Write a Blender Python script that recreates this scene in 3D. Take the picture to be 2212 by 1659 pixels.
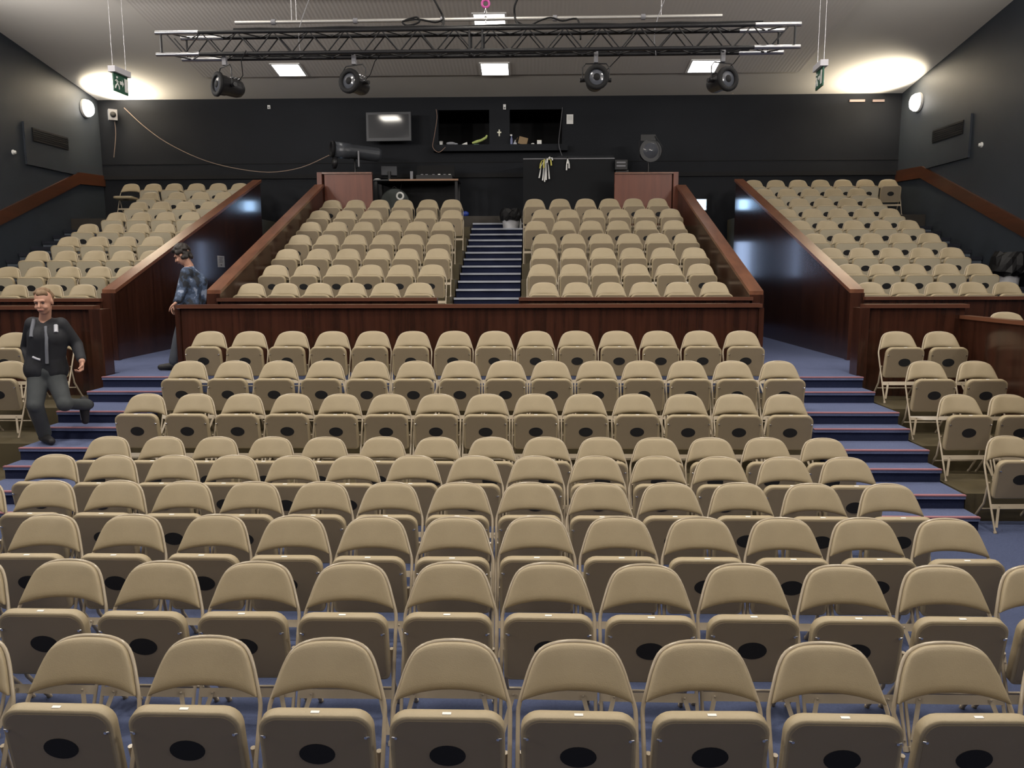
import bpy, bmesh, math, random
from mathutils import Vector, Matrix, Euler
R = random.Random(7)
C = bpy.context.scene.collection
for o in list(bpy.data.objects): bpy.data.objects.remove(o)
PI = math.pi
CAMZ = 2.2

# ------------------------------------------------------------------ camera
F, CX, CY = 1700.0, 1106.0, 829.5
VX, VY, ROLL = 1150.0, 590.0, -0.003
th = math.atan((CY-VY)/F)
psi = math.atan2((VX-CX)*math.cos(th), F)
fw = Vector((-math.sin(psi)*math.cos(th), math.cos(psi)*math.cos(th), -math.sin(th)))
rt = Vector((math.cos(psi), math.sin(psi), 0)); up = rt.cross(fw)
rt, up = (math.cos(ROLL)*rt+math.sin(ROLL)*up), (-math.sin(ROLL)*rt+math.cos(ROLL)*up)
cd = bpy.data.cameras.new('camera'); cam = bpy.data.objects.new('camera', cd); C.objects.link(cam)
cam.matrix_world = Matrix(((rt.x, up.x, -fw.x, 0), (rt.y, up.y, -fw.y, 0), (rt.z, up.z, -fw.z, CAMZ), (0, 0, 0, 1)))
cd.sensor_fit = 'HORIZONTAL'; cd.sensor_width = 36; cd.lens = 36*F/2212; cd.clip_start = .05; cd.clip_end = 100
bpy.context.scene.camera = cam

def at(u, v, Y):            # point of the hall seen at that place of the photo, on the plane at depth Y
    d = rt*((u-CX)/F) - up*((v-CY)/F) + fw
    p = d*(Y/d.y); return Vector((p.x, p.y, p.z+CAMZ))

# ------------------------------------------------------------------ view, world, light
S = bpy.context.scene
S.view_settings.view_transform = 'Standard'; S.view_settings.look = 'None'
S.view_settings.gamma = 1; S.view_settings.use_curve_mapping = False
S.view_settings.exposure = 0.0
W = bpy.data.worlds.new('world'); S.world = W; W.use_nodes = True
W.node_tree.nodes['Background'].inputs[0].default_value = (.75, .85, 1, 1)
W.node_tree.nodes['Background'].inputs[1].default_value = .012

def ceil_z(Y): return 6.17+.166*(18.6-Y) if Y > 11 else 6.17+.166*7.6
def added_ceiling_fill(x, y, w, size=.6, col=(1, .93, .82)):
    l = bpy.data.lights.new('added_ceiling_fill', 'AREA'); l.energy = w; l.size = size; l.color = col; l.shape = 'SQUARE'
    o = bpy.data.objects.new('added_ceiling_fill', l); C.objects.link(o); o.location = (x, y, ceil_z(y)-.08)
    return o
# area lamps added above the frame to light the rows; fixtures unseen
for y, w in ((10.8, 52), (7.0, 95), (3.4, 135)):
    for x in (-5.2, -.75, 3.7): added_ceiling_fill(x, y, w)
# fill lamps added beyond the sides of the frame to brighten the ceiling
for x, y, w, dy in ((-9.6, 11.6, 250, 0), (7.9, 11.6, 90, 0), (-9.4, 6.5, 190, .9), (7.7, 6.5, 190, .9), (-9.6, .5, 400, .5), (7.9, .5, 400, .5)):
    l = bpy.data.lights.new('added_wall_fill', 'AREA'); l.energy = w; l.size = .4; l.color = (1, .95, .9)
    o = bpy.data.objects.new('added_wall_fill', l); C.objects.link(o); o.location = (x, y, 6.0)
    o.rotation_euler = Vector(((1.2 if x < 0 else -1.2), dy, 1)).to_track_quat('-Z', 'Y').to_euler()
# fill lamp added behind the camera to brighten the front chair backs
l = bpy.data.lights.new('added_stage_fill', 'AREA'); l.energy = 80; l.size = 1.6; l.color = (1, .91, .86)
o = bpy.data.objects.new('added_stage_fill', l); C.objects.link(o); o.location = (-.8, -4, 5.6); o.rotation_euler = Vector((0, 8.5, -5)).to_track_quat('-Z', 'Y').to_euler()

# ------------------------------------------------------------------ materials
MATS = {}
def mat(name, col, rough=.6, metal=0, emit=None, estr=0, noise=None, bump=None, coat=0, spec=.5, grain=None, coords='Object', alpha=1):
    """noise=(scale, amount) colour mottling; bump=(scale, strength); grain=(sx,sy,sz, colour2) streaks"""
    if name in MATS: return MATS[name]
    m = bpy.data.materials.new(name); m.use_nodes = True; nt = m.node_tree; b = nt.nodes['Principled BSDF']
    b.inputs['Base Color'].default_value = (*col, 1); b.inputs['Roughness'].default_value = rough; b.inputs['Metallic'].default_value = metal
    b.inputs['Coat Weight'].default_value = coat; b.inputs['Coat Roughness'].default_value = .12; b.inputs['Specular IOR Level'].default_value = spec
    if emit: b.inputs['Emission Color'].default_value = (*emit, 1); b.inputs['Emission Strength'].default_value = estr
    tc = nt.nodes.new('ShaderNodeTexCoord')
    if noise or grain:
        n = nt.nodes.new('ShaderNodeTexNoise'); mp = nt.nodes.new('ShaderNodeMapping'); nt.links.new(tc.outputs[coords], mp.inputs[0]); nt.links.new(mp.outputs[0], n.inputs[0])
        mx = nt.nodes.new('ShaderNodeMix'); mx.data_type = 'RGBA'
        n.inputs['Detail'].default_value = 4
        if grain:
            mp.inputs['Scale'].default_value = grain[:3]; n.inputs['Scale'].default_value = 1; n.inputs['Distortion'].default_value = .4
            mx.inputs[6].default_value = (*col, 1); mx.inputs[7].default_value = (*grain[3], 1)
            rp = nt.nodes.new('ShaderNodeValToRGB'); rp.color_ramp.elements[0].position = .35; rp.color_ramp.elements[1].position = .68
            nt.links.new(n.outputs[0], rp.inputs[0]); nt.links.new(rp.outputs[0], mx.inputs[0])
        else:
            n.inputs['Scale'].default_value = noise[0]; a = noise[1]
            mx.inputs[6].default_value = (*[c*(1-a) for c in col], 1); mx.inputs[7].default_value = (*[min(1, c*(1+a)) for c in col], 1)
            nt.links.new(n.outputs[0], mx.inputs[0])
        nt.links.new(mx.outputs[2], b.inputs['Base Color'])
    if bump:
        n2 = nt.nodes.new('ShaderNodeTexNoise'); n2.inputs['Scale'].default_value = bump[0]; n2.inputs['Detail'].default_value = 3
        nt.links.new(tc.outputs[coords], n2.inputs[0]); bp = nt.nodes.new('ShaderNodeBump'); bp.inputs['Strength'].default_value = bump[1]; bp.inputs['Distance'].default_value = .01
        nt.links.new(n2.outputs[0], bp.inputs['Height']); nt.links.new(bp.outputs[0], b.inputs['Normal'])
    MATS[name] = m; return m
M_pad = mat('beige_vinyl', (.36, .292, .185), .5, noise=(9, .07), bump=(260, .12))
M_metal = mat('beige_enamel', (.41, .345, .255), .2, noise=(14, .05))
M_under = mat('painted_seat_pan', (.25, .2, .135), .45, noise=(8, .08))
M_black = mat('matt_black', (.01, .01, .011), .7, spec=.2)
M_vent = mat('black_mesh', (.006, .006, .008), .8)
M_white = mat('white_plastic', (.75, .75, .73), .5)
M_steel = mat('bright_steel', (.75, .75, .76), .25, 1)
M_alu = mat('truss_aluminium', (.42, .42, .44), .3, 1)
M_blkmetal = mat('black_steel', (.013, .013, .015), .4, spec=.35)
M_wood = mat('mahogany_panel', (.055, .019, .011), .22, coat=.3, grain=(14, 14, .7, (.026, .0095, .006)))
M_woodbox = mat('reddish_ply', (.17, .05, .026), .4, grain=(9, 9, .9, (.13, .037, .02)))
M_rail = mat('oiled_wood_rail', (.2, .08, .042), .3, coat=.3, grain=(9, .9, 9, (.13, .05, .027)))
M_railx = mat('oiled_wood_rail_across', (.12, .045, .026), .3, coat=.3, grain=(.9, 9, 9, (.08, .03, .017)))
M_carpet = mat('blue_carpet', (.078, .096, .175), .95, noise=(60, .22), bump=(300, .5), spec=.1)
M_carpet_bright = mat('brightened_carpet', (.125, .15, .265), .95, noise=(60, .22), bump=(300, .5), spec=.1)  # blue carpet with a raised base colour, making up for dimly lit treads
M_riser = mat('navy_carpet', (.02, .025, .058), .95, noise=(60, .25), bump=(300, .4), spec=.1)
M_pink = mat('pink_nosing', (.36, .16, .18), .7)
M_nose = mat('pale_nosing', (.42, .45, .52), .45)
M_tier = mat('olive_boards', (.085, .068, .036), .5, noise=(5, .25))
M_tierriser = mat('dark_riser_boards', (.03, .024, .018), .6, noise=(6, .25))
M_wallside = mat('slate_paint', (.032, .039, .05), .55, spec=.3, noise=(2.2, .1), bump=(60, .1))
M_wallback = mat('black_paint', (.011, .0125, .016), .6, spec=.14, noise=(1.6, .18), bump=(50, .1))
M_ceil = mat('ceiling_paint', (.66, .63, .58), .8, noise=(.8, .06))
M_screen = mat('dark_screen', (.03, .032, .037), .06)
M_lamp = mat('lit_diffuser', (1, 1, 1), .5, emit=(1, .96, .9), estr=11)
M_bulk = mat('lit_bulkhead_glass', (1, 1, 1), .4, emit=(1, .95, .88), estr=10)
M_blue = mat('lit_blue_pane', (.5, .7, 1), .3, emit=(.42, .66, 1), estr=9)
M_green = mat('exit_green', (.006, .075, .04), .4)
M_grey = mat('grey_plastic', (.2, .2, .22), .5)

def ribbed():
    m = bpy.data.materials.new('ribbed_ceiling'); m.use_nodes = True; nt = m.node_tree; b = nt.nodes['Principled BSDF']
    b.inputs['Base Color'].default_value = (.62, .585, .545, 1); b.inputs['Roughness'].default_value = .85
    tc = nt.nodes.new('ShaderNodeTexCoord'); w = nt.nodes.new('ShaderNodeTexWave'); w.bands_direction = 'X'; w.inputs['Scale'].default_value = 4.2
    nt.links.new(tc.outputs['Object'], w.inputs[0]); bp = nt.nodes.new('ShaderNodeBump'); bp.inputs['Strength'].default_value = .16; bp.inputs['Distance'].default_value = .012
    nt.links.new(w.outputs[0], bp.inputs['Height']); nt.links.new(bp.outputs[0], b.inputs['Normal']); return m
M_rib = ribbed()

# ------------------------------------------------------------------ mesh builder
class MB:
    def __init__(s): s.v = []; s.f = []; s.sm = []; s.mi = []
    def add(s, vs, fs, smooth=False, mi=0):
        o = len(s.v); s.v += [tuple(v) for v in vs]
        for f in fs: s.f.append(tuple(i+o for i in f)); s.sm.append(smooth); s.mi.append(mi)
        return s
    def box(s, x0, x1, y0, y1, z0, z1, mx=None, mi=0):
        vs = [Vector((x, y, z)) for z in (z0, z1) for y in (y0, y1) for x in (x0, x1)]
        if mx: vs = [mx @ v for v in vs]
        return s.add(vs, [(0, 2, 3, 1), (4, 5, 7, 6), (0, 1, 5, 4), (2, 6, 7, 3), (0, 4, 6, 2), (1, 3, 7, 5)], mi=mi)
    def prism(s, pts, dv, smooth=False, mi=0):     # closed polygon pushed along dv
        n = len(pts); dv = Vector(dv); vs = [Vector(p) for p in pts]; vs += [p+dv for p in vs]
        s.add(vs, [tuple(range(n))[::-1], tuple(range(n, 2*n))], mi=mi)
        s.add(vs, [(i, (i+1) % n, n+(i+1) % n, n+i) for i in range(n)], smooth, mi)
        return s
    def tube(s, pts, r, n=8, cap=True, closed=False, mi=0):
        pts = [Vector(p) for p in pts]; k = len(pts); rs = r if isinstance(r, (list, tuple)) else [r]*k
        rings = []; prev = None
        for i, p in enumerate(pts):
            a = pts[(i-1) % k] if (i > 0 or closed) else p; b = pts[(i+1) % k] if (i < k-1 or closed) else p
            t = (b-a).normalized() if (b-a).length > 1e-9 else Vector((0, 0, 1))
            if prev is None:
                q = Vector((0, 0, 1)) if abs(t.z) < .9 else Vector((1, 0, 0)); x = t.cross(q).normalized()
            else: x = (prev - t*prev.dot(t)).normalized()
            prev = x; y = t.cross(x)
            rings.append([p+(x*math.cos(2*PI*j/n)+y*math.sin(2*PI*j/n))*rs[i] for j in range(n)])
        vs = [v for rg in rings for v in rg]; fs = []
        for i in range(k if closed else k-1):
            for j in range(n):
                a, b = i*n+j, i*n+(j+1) % n; c, d = ((i+1) % k)*n+(j+1) % n, ((i+1) % k)*n+j; fs.append((a, b, c, d))
        s.add(vs, fs, True, mi)
        if cap and not closed: s.add(rings[0], [tuple(range(n))[::-1]], mi=mi); s.add(rings[-1], [tuple(range(n))], mi=mi)
        return s
    def lathe(s, prof, n=16, mx=None, mi=0, smooth=True, cap=True):   # prof [(r,z)] around z
        vs = []; fs = []
        for r, z in prof:
            for j in range(n): vs.append(Vector((r*math.cos(2*PI*j/n), r*math.sin(2*PI*j/n), z)))
        if mx: vs = [mx @ v for v in vs]
        for i in range(len(prof)-1):
            for j in range(n): fs.append((i*n+j, i*n+(j+1) % n, (i+1)*n+(j+1) % n, (i+1)*n+j))
        s.add(vs, fs, smooth, mi)
        if cap and prof[0][0] > 1e-4: s.add(vs[:n], [tuple(range(n))[::-1]], mi=mi)
        if cap and prof[-1][0] > 1e-4: s.add(vs[-n:], [tuple(range(n))], mi=mi)
        return s
    def ball(s, c, r, n=12, sc=(1, 1, 1), rot=None, mi=0):
        c = Vector(c); prof = [(max(1e-5, r*math.sin(PI*i/n)), -r*math.cos(PI*i/n)) for i in range(n+1)]
        mx = Matrix.Translation(c) @ (rot.to_matrix().to_4x4() if rot else Matrix()) @ Matrix.Diagonal((*sc, 1))
        return s.lathe(prof, n+2, mx, mi)
    def caps(s, pts, rs, n=12):           # chain of overlapping balls and cones, to be fused by remesh
        s.tube(pts, rs, n)
        for p, r in zip(pts, rs if isinstance(rs, (list, tuple)) else [rs]*len(pts)): s.ball(p, r, n)
        return s
    def build(s, name, m, parent=None, kind=None):
        me = bpy.data.meshes.new(name); me.from_pydata(s.v, [], s.f)
        for a in (m if isinstance(m, (list, tuple)) else [m]): me.materials.append(a)
        me.polygons.foreach_set('use_smooth', s.sm); me.polygons.foreach_set('material_index', s.mi); me.update()
        bm = bmesh.new(); bm.from_mesh(me); bmesh.ops.recalc_face_normals(bm, faces=bm.faces); bm.to_mesh(me); bm.free()
        o = bpy.data.objects.new(name, me); C.objects.link(o)
        if parent: o.parent = parent
        if kind: o['kind'] = kind
        return o
def fuse(o, voxel, smooth=4):            # melt overlapping chains into one continuous surface
    md = o.modifiers.new('r', 'REMESH'); md.mode = 'VOXEL'; md.voxel_size = voxel; md.use_smooth_shade = True
    s = o.modifiers.new('s', 'SMOOTH'); s.factor = .5; s.iterations = smooth
    dg = bpy.context.evaluated_depsgraph_get(); dg.update()
    me = bpy.data.meshes.new_from_object(o.evaluated_get(dg)); mats = list(o.data.materials)
    o.modifiers.clear(); o.data = me
    if not me.materials:
        for a in mats: me.materials.append(a)
    return o
def tag(o, label, cat, group=None):
    o['label'] = label; o['category'] = cat
    if group: o['group'] = group
    return o
def thing(name, label, cat, loc=(0, 0, 0), rz=0, group=None):
    o = bpy.data.objects.new(name, None); C.objects.link(o); o.location = loc; o.rotation_euler = (0, 0, rz); o.empty_display_size = .1
    return tag(o, label, cat, group)
def copy_tree(o, parent=None):
    c = o.copy(); C.objects.link(c)
    if parent: c.parent = parent
    for ch in list(o.children): copy_tree(ch, c)
    return c
def struct(name, mb, m, parent=None): return mb.build(name, m, parent, 'structure')
def box(*a): return MB().box(*a)

# ------------------------------------------------------------------ the hall
XL, XR, YB = -10.0, 8.3, 18.6
PL0, PL1 = -5.9, -4.4        # passage left: outer and inner wall
PR0, PR1 = 3.05, 4.42        # passage right
struct('floor', box(XL, XR, -6, YB+.2, -.2, 0), M_carpet)
struct('wall_left', MB().box(XL-.2, XL, -6, YB+.2, 0, 9), M_wallside)
struct('wall_right', MB().box(XR, XR+.2, -6, YB+.2, 0, 9), M_wallside)
struct('wall_front', box(XL-.2, XR+.2, -6.2, -6, 0, 9), M_wallback)
# back wall with the two openings of the control room
wl = [at(947, 300, YB).x, at(1057, 300, YB).x, at(1101, 300, YB).x, at(1214, 300, YB).x]
wz0, wz1 = at(1080, 313, YB).z, at(1080, 237, YB).z
b = MB(); t0, t1 = YB, YB+.2
b.box(XL-.2, wl[0], t0, t1, 0, 7); b.box(wl[3], XR+.2, t0, t1, 0, 7); b.box(wl[0], wl[3], t0, t1, 0, wz0); b.box(wl[0], wl[3], t0, t1, wz1, 7); b.box(wl[1], wl[2], t0, t1, wz0, wz1)
struct('wall_back', b, M_wallback)
# dark control room behind
b = MB().box(wl[0]-.6, wl[3]+.6, YB+1.6, YB+1.7, wz0-1, wz1+.4).box(wl[0]-.6, wl[0]-.5, YB+.2, YB+1.6, wz0-1, wz1+.4).box(wl[3]+.5, wl[3]+.6, YB+.2, YB+1.6, wz0-1, wz1+.4)
b.box(wl[0]-.6, wl[3]+.6, YB+.2, YB+1.6, wz1+.4, wz1+.5).box(wl[0]-.6, wl[3]+.6, YB+.2, YB+1.6, wz0-1.1, wz0-1)
struct('wall_control_room', b, M_black)
struct('trim_1', box(XL, XR, YB-.05, YB, 4.38, 4.47), M_black)
struct('trim_2', box(XL, XR, YB-.012, YB, 4.72, 4.735), M_black)
struct('trim_3', box(wl[0]-.1, wl[3]+.12, YB-.22, YB, wz0-.16, wz0-.02), M_wallback)
# ceiling: shallow slope rising towards the stage, ribbed field inside a plain border
b = MB()
def cprof(x0, x1, dz, ys, mb):
    for ya, yb in zip(ys, ys[1:]):
        mb.prism([(x0, ya, ceil_z(ya)+dz), (x0, yb, ceil_z(yb)+dz), (x0, yb, ceil_z(yb)+.3), (x0, ya, ceil_z(ya)+.3)], (x1-x0, 0, 0))
    return mb
struct('ceiling', cprof(XL-.2, XR+.2, 0, (-6.2, 11, YB+.2), b), M_ceil)
struct('trim_4', cprof(-7.0, 5.6, -.03, (14.05, 17.35), MB()), M_rib)
struct('trim_5', cprof(-7.3, 5.9, -.12, (13.6, 13.95), MB()), M_railx)
# wooden dado rails that climb both side walls
for n, x0, x1, pts in (('trim_6', XL, XL+.05, ((11.5, 2.0), (17.55, 4.3), (YB, 4.35))), ('trim_7', XR-.05, XR, ((11.0, 1.9), (17.4, 4.3), (YB, 4.35)))):
    b = MB(); h = .125
    poly = [(x0, y, z-h) for y, z in pts]+[(x0, y, z+h) for y, z in reversed(pts)]
    b.prism(poly, (x1-x0, 0, 0)); struct(n, b, mat('dark_rail', (.085, .028, .013), .35, coat=.2, grain=(9, .9, 9, (.055, .02, .01))))

# tiers of the lower block, landings and cross aisle
LT = [(6.88, .25), (7.7, .5), (8.39, .75)]
def tier(mb, x0, x1, ya, yb, z, z0): return mb.box(x0, x1, ya, yb, z0, z)
b = MB()
for i, (y, z) in enumerate(LT): tier(b, -4.1, 2.86, y, 9.52, z, z-.25 if i else 0)
struct('floor_lower_tiers', b, M_tier)
for n, x0, x1 in (('floor_right_tiers', 3.85, 5.0), ('floor_left_tiers', -7.5, -5.08)):
    b = MB()
    for i, (y, z) in enumerate(LT): tier(b, x0, x1, y, 9.3, z, z-.25 if i else 0)
    struct(n, b, M_tier)
struct('floor_right_platform', box(5.06, XR, 7.0, 9.3, 0, .97), M_tier)
struct('floor_cross_aisle', box(XL, XR, 9.52, 10.9, 0, 1.0), M_carpet_bright)
struct('floor_left_passage', box(PL0, PL1, 10.9, YB, 0, 1.0), M_carpet_bright)
struct('floor_right_passage', box(PR0, PR1, 10.9, YB, 0, 1.0), M_carpet_bright)
# tiers of the upper blocks
CB = [(11.4+.79*i, 1.29+.267*i) for i in range(7)]
SB = [(11.4+.775*i, 1.28+.265*i) for i in range(9)]
SX0, SX1 = -1.28, -.2
b = MB()
for x0, x1 in ((PL1+.06, SX0-.02), (SX1+.02, PR0-.06)):
    for y, z in CB: b.box(x0, x1, y-.45, 17.4, z-.267 if z > 1.3 else 1.0, z)
    b.box(x0, x1, 16.69, 17.4, 2.89, 3.16)
struct('floor_upper_tiers', b, M_tier)
struct('floor_control_platform', box(PL1+.06, PR0-.06, 17.4, YB, 1, 3.43), M_tierriser)
for n, x0, x1 in (('floor_left_block', -8.3, PL0-.08), ('floor_right_block', PR1+.08, 7.05)):
    b = MB()
    for i, (y, z) in enumerate(SB):
        b.box(x0, x1, y-.45, YB, z-.265 if i else 1.0, z)
    struct(n, b, M_tier)
    struct(n+'_landing', box(XL if x0 < 0 else x1, x0 if x0 < 0 else XR, SB[8][0]-.45, YB, 1, SB[8][1]), M_tierriser)

# ------------------------------------------------------------------ stairs
def stairs(label, x0, x1, steps, y_end, zb, nose_m, tread_m, riser_m, nose_h=.03):
    """steps: [(nosing y, tread z)]"""
    t = thing('carpeted_stairs', label, 'stairs', ((x0+x1)/2, steps[0][0], zb))
    T = Matrix.Translation(-Vector(t.location))
    for i, (y, z) in enumerate(steps):
        y1 = steps[i+1][0]+.03 if i < len(steps)-1 else y_end; z0 = steps[i-1][1] if i else zb
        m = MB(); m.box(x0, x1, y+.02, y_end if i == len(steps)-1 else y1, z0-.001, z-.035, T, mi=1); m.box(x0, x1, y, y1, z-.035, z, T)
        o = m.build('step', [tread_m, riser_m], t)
        MB().box(x0, x1, y-.006, y+.03, z-nose_h, z+.004, T).build('nosing', nose_m, o)
    return t
ys = [6.58, 6.82, 7.25, 7.5, 7.91, 8.16, 8.76, 9.09]
stairs('blue carpeted steps with pink nosings beside the running man', -5.08, -4.1, [(y, .125*(i+1)) for i, y in enumerate(ys)], 9.52, 0, M_pink, M_carpet_bright, M_riser, .007)
stairs('blue carpeted steps with pink nosings climbing to the passage without people', 2.86, 3.82, [(y, .125*(i+1)) for i, y in enumerate(ys)], 9.52, 0, M_pink, M_carpet_bright, M_riser, .007)
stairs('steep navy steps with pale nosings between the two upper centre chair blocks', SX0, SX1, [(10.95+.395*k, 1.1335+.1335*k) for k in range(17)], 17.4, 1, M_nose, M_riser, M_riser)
M_dash = mat('dark_step_edge', (.012, .014, .024), .9)
for lab, x0, x1 in (('narrow steps with dark edges climbing beside the wall on the running man\'s side', XL, -8.3), ('narrow steps with dark edges climbing past the big-bagged bin', 7.05, XR)):
    stairs(lab, x0+.02, x1-.02, [(11.0+.3875*k, 1.15+.1325*k) for k in range(16)], 17.13, 1.0, M_dash, M_dash, mat('grey_blue_riser', (.085, .1, .125), .8), .06)

# ------------------------------------------------------------------ wooden partitions
def sloped(name, label, x0, x1, pts, z0, end=True, tall=None):
    """a wall along y with a sloping cap: pts [(y, ztop)]"""
    t = thing(name, label, 'partition', ((x0+x1)/2, pts[0][0], z0)); off = -Vector(t.location)
    m = MB(); poly = [(x0, pts[0][0], z0), (x0, pts[-1][0], z0)]+[(x0, y, z-.05) for y, z in reversed(pts)]
    m.prism([Vector(p)+off for p in poly], (x1-x0, 0, 0)); m.build('panel', M_wood, t)
    c = MB(); poly = [(x0-.035, y, z-.05) for y, z in pts]+[(x0-.035, y, z) for y, z in reversed(pts)]
    c.prism([Vector(p)+off for p in poly], (x1-x0+.07, 0, 0)); c.build('cap_rail', M_rail, t)
    if end:
        y, z = pts[0]; MB().box(x0-.035, x1+.035, y-.03, y+.05, z0, z-.05, Matrix.Translation(off)).build('end_post', M_wood, t)
    return t
sloped('wooden_parapet', 'sloping wooden parapet behind the standing person, with a white notice on it', PL0-.06, PL0+.06, [(10.9, 1.99), (17.2, 4.2)], 1)
sloped('wooden_parapet', 'sloping wooden parapet between the standing person and the upper centre chairs', PL1-.06, PL1+.06, [(10.85, 1.98), (16.6, 4.03)], 1)
sloped('wooden_parapet', 'sloping wooden parapet beside upper centre chairs, on the side without the standing person', PR0-.06, PR0+.06, [(10.85, 1.95), (16.6, 3.98)], 1)
sloped('wooden_parapet', 'sloping wooden parapet with bluish reflections, far side of the empty passage', PR1-.06, PR1+.06, [(10.9, 1.97), (17.4, 4.18)], 1)
def flat_panel(label, x0, x1, y, z0, z1, th=.08, grp=None, over=.03):
    t = thing('wooden_partition', label, 'partition', ((x0+x1)/2, y, z0)); T = Matrix.Translation(-Vector(t.location))
    MB().box(x0, x1, y, y+th, z0, z1-.045, T).build('panel', M_wood, t)
    MB().box(x0-over, x1+over, y-.045, y+th+.03, z1-.045, z1, T).build('cap_rail', M_railx, t)
    return t
t = flat_panel('long dark wooden partition behind the ninth row of chairs', -4.3, 2.72, 9.55, .75, 1.83)
MB().box(-4.36-t.location.x, -4.3-t.location.x, -.02, .1, 0, 1.03).build('end_post', M_wood, t)
MB().box(2.72-t.location.x, 2.78-t.location.x, -.02, .1, 0, 1.03).build('end_post', M_wood, t)
flat_panel('front board of the upper centre chairs, running man\'s side of the stairs', PL1+.06, SX0-.02, 10.82, 1, 1.87, .08, over=0)
flat_panel('front board of the upper centre chairs, bin side of the stairs', SX1+.02, PR0-.06, 10.82, 1, 1.87, .08, over=0)
flat_panel('front board of the side block above the running man', XL+.02, PL0-.08, 10.84, 1, 1.87, .08, over=0)
flat_panel('front board of the side block below the big-bagged bin', PR1+.08, XR-.02, 10.84, 1, 1.87, .08, over=0)
def aisle_panel(label, x0, x1, px0, px1):
    t = flat_panel(label, x0, x1, 9.31, 0, 1.83); T = Matrix.Translation(-Vector(t.location))
    MB().box(px0, px1, 9.22, 9.43, 0, 1.79, T).build('end_post', M_wood, t)
    return t
aisle_panel('dark wooden partition behind the running man', -8.2, -5.25, -5.25, -5.1)
aisle_panel('dark wooden partition behind the pair of chairs, beside the empty steps', 3.9, 5.03, 3.79, 3.9)
t = thing('wooden_partition', 'dark wooden partition running towards the stage, two chair tops showing over it', 'partition', (5.03, 6, 0))
MB().box(-.03, .03, -1.0, 3.3, 0, 1.66).build('panel', M_wood, t); MB().box(-.06, .06, -1.0, 3.3, 1.66, 1.7).build('cap_rail', M_rail, t)
# box panels at the head of the upper centre block
def head_box(label, u0, u1, xs, ret):
    x0, x1 = at(u0, 380, 16.68).x, at(u1, 380, 16.68).x; z1 = at(u0, 376, 16.68).z
    t = thing('wooden_screen', label, 'partition', ((x0+x1)/2, 16.68, 2.9)); T = Matrix.Translation(-Vector(t.location))
    MB().box(x0, x1, 16.7, 16.76, 2.9, z1, T).build('panel', M_woodbox, t)
    MB().box(xs-.05, xs+.05, 16.66, 17.6, 2.9, z1+.03, T).build('side_panel', M_woodbox, t)
    MB().box(min(x0, xs-.05), max(x1, xs+.05), 16.67, 16.79, z1, z1+.035, T).build('cap_rail', M_rail, t)
head_box('reddish wooden screen below the long followspot', 700, 803, at(690, 380, 16.68).x, 1)
head_box('reddish wooden screen beside the black booth', 1328, 1452, at(1460, 380, 16.68).x, 1)

# ------------------------------------------------------------------ folding chairs
LEAN = .33/.78; FL = math.hypot(.78, .33)
U = Vector((0, .33, .78))/FL; N = Vector((0, -.78, .33))/FL; FOOT = Vector((0, -.165, 0))
def fr(s, z, d=0): return FOOT+Vector((s, 0, 0))+U*(z/.78*FL)+N*d
OUT = [(0, .7715), (.035, .7705), (.07, .7665), (.1, .759), (.122, .7505), (.14, .739), (.154, .725), (.1665, .706), (.177, .684), (.187, .659), (.196, .632), (.2045, .607), (.2125, .583), (.219, .563), (.2235, .545), (.225, .525)]
def ringfill(mb, rings, smooth=True):
    n = len(rings[0]); vs = [v for r in rings for v in r]
    mb.add(vs, [(i*n+j, i*n+(j+1) % n, (i+1)*n+(j+1) % n, (i+1)*n+j) for i in range(len(rings)-1) for j in range(n)], smooth)
    mb.add(rings[0], [tuple(range(n))[::-1]], False); mb.add(rings[-1], [tuple(range(n))], smooth)
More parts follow.
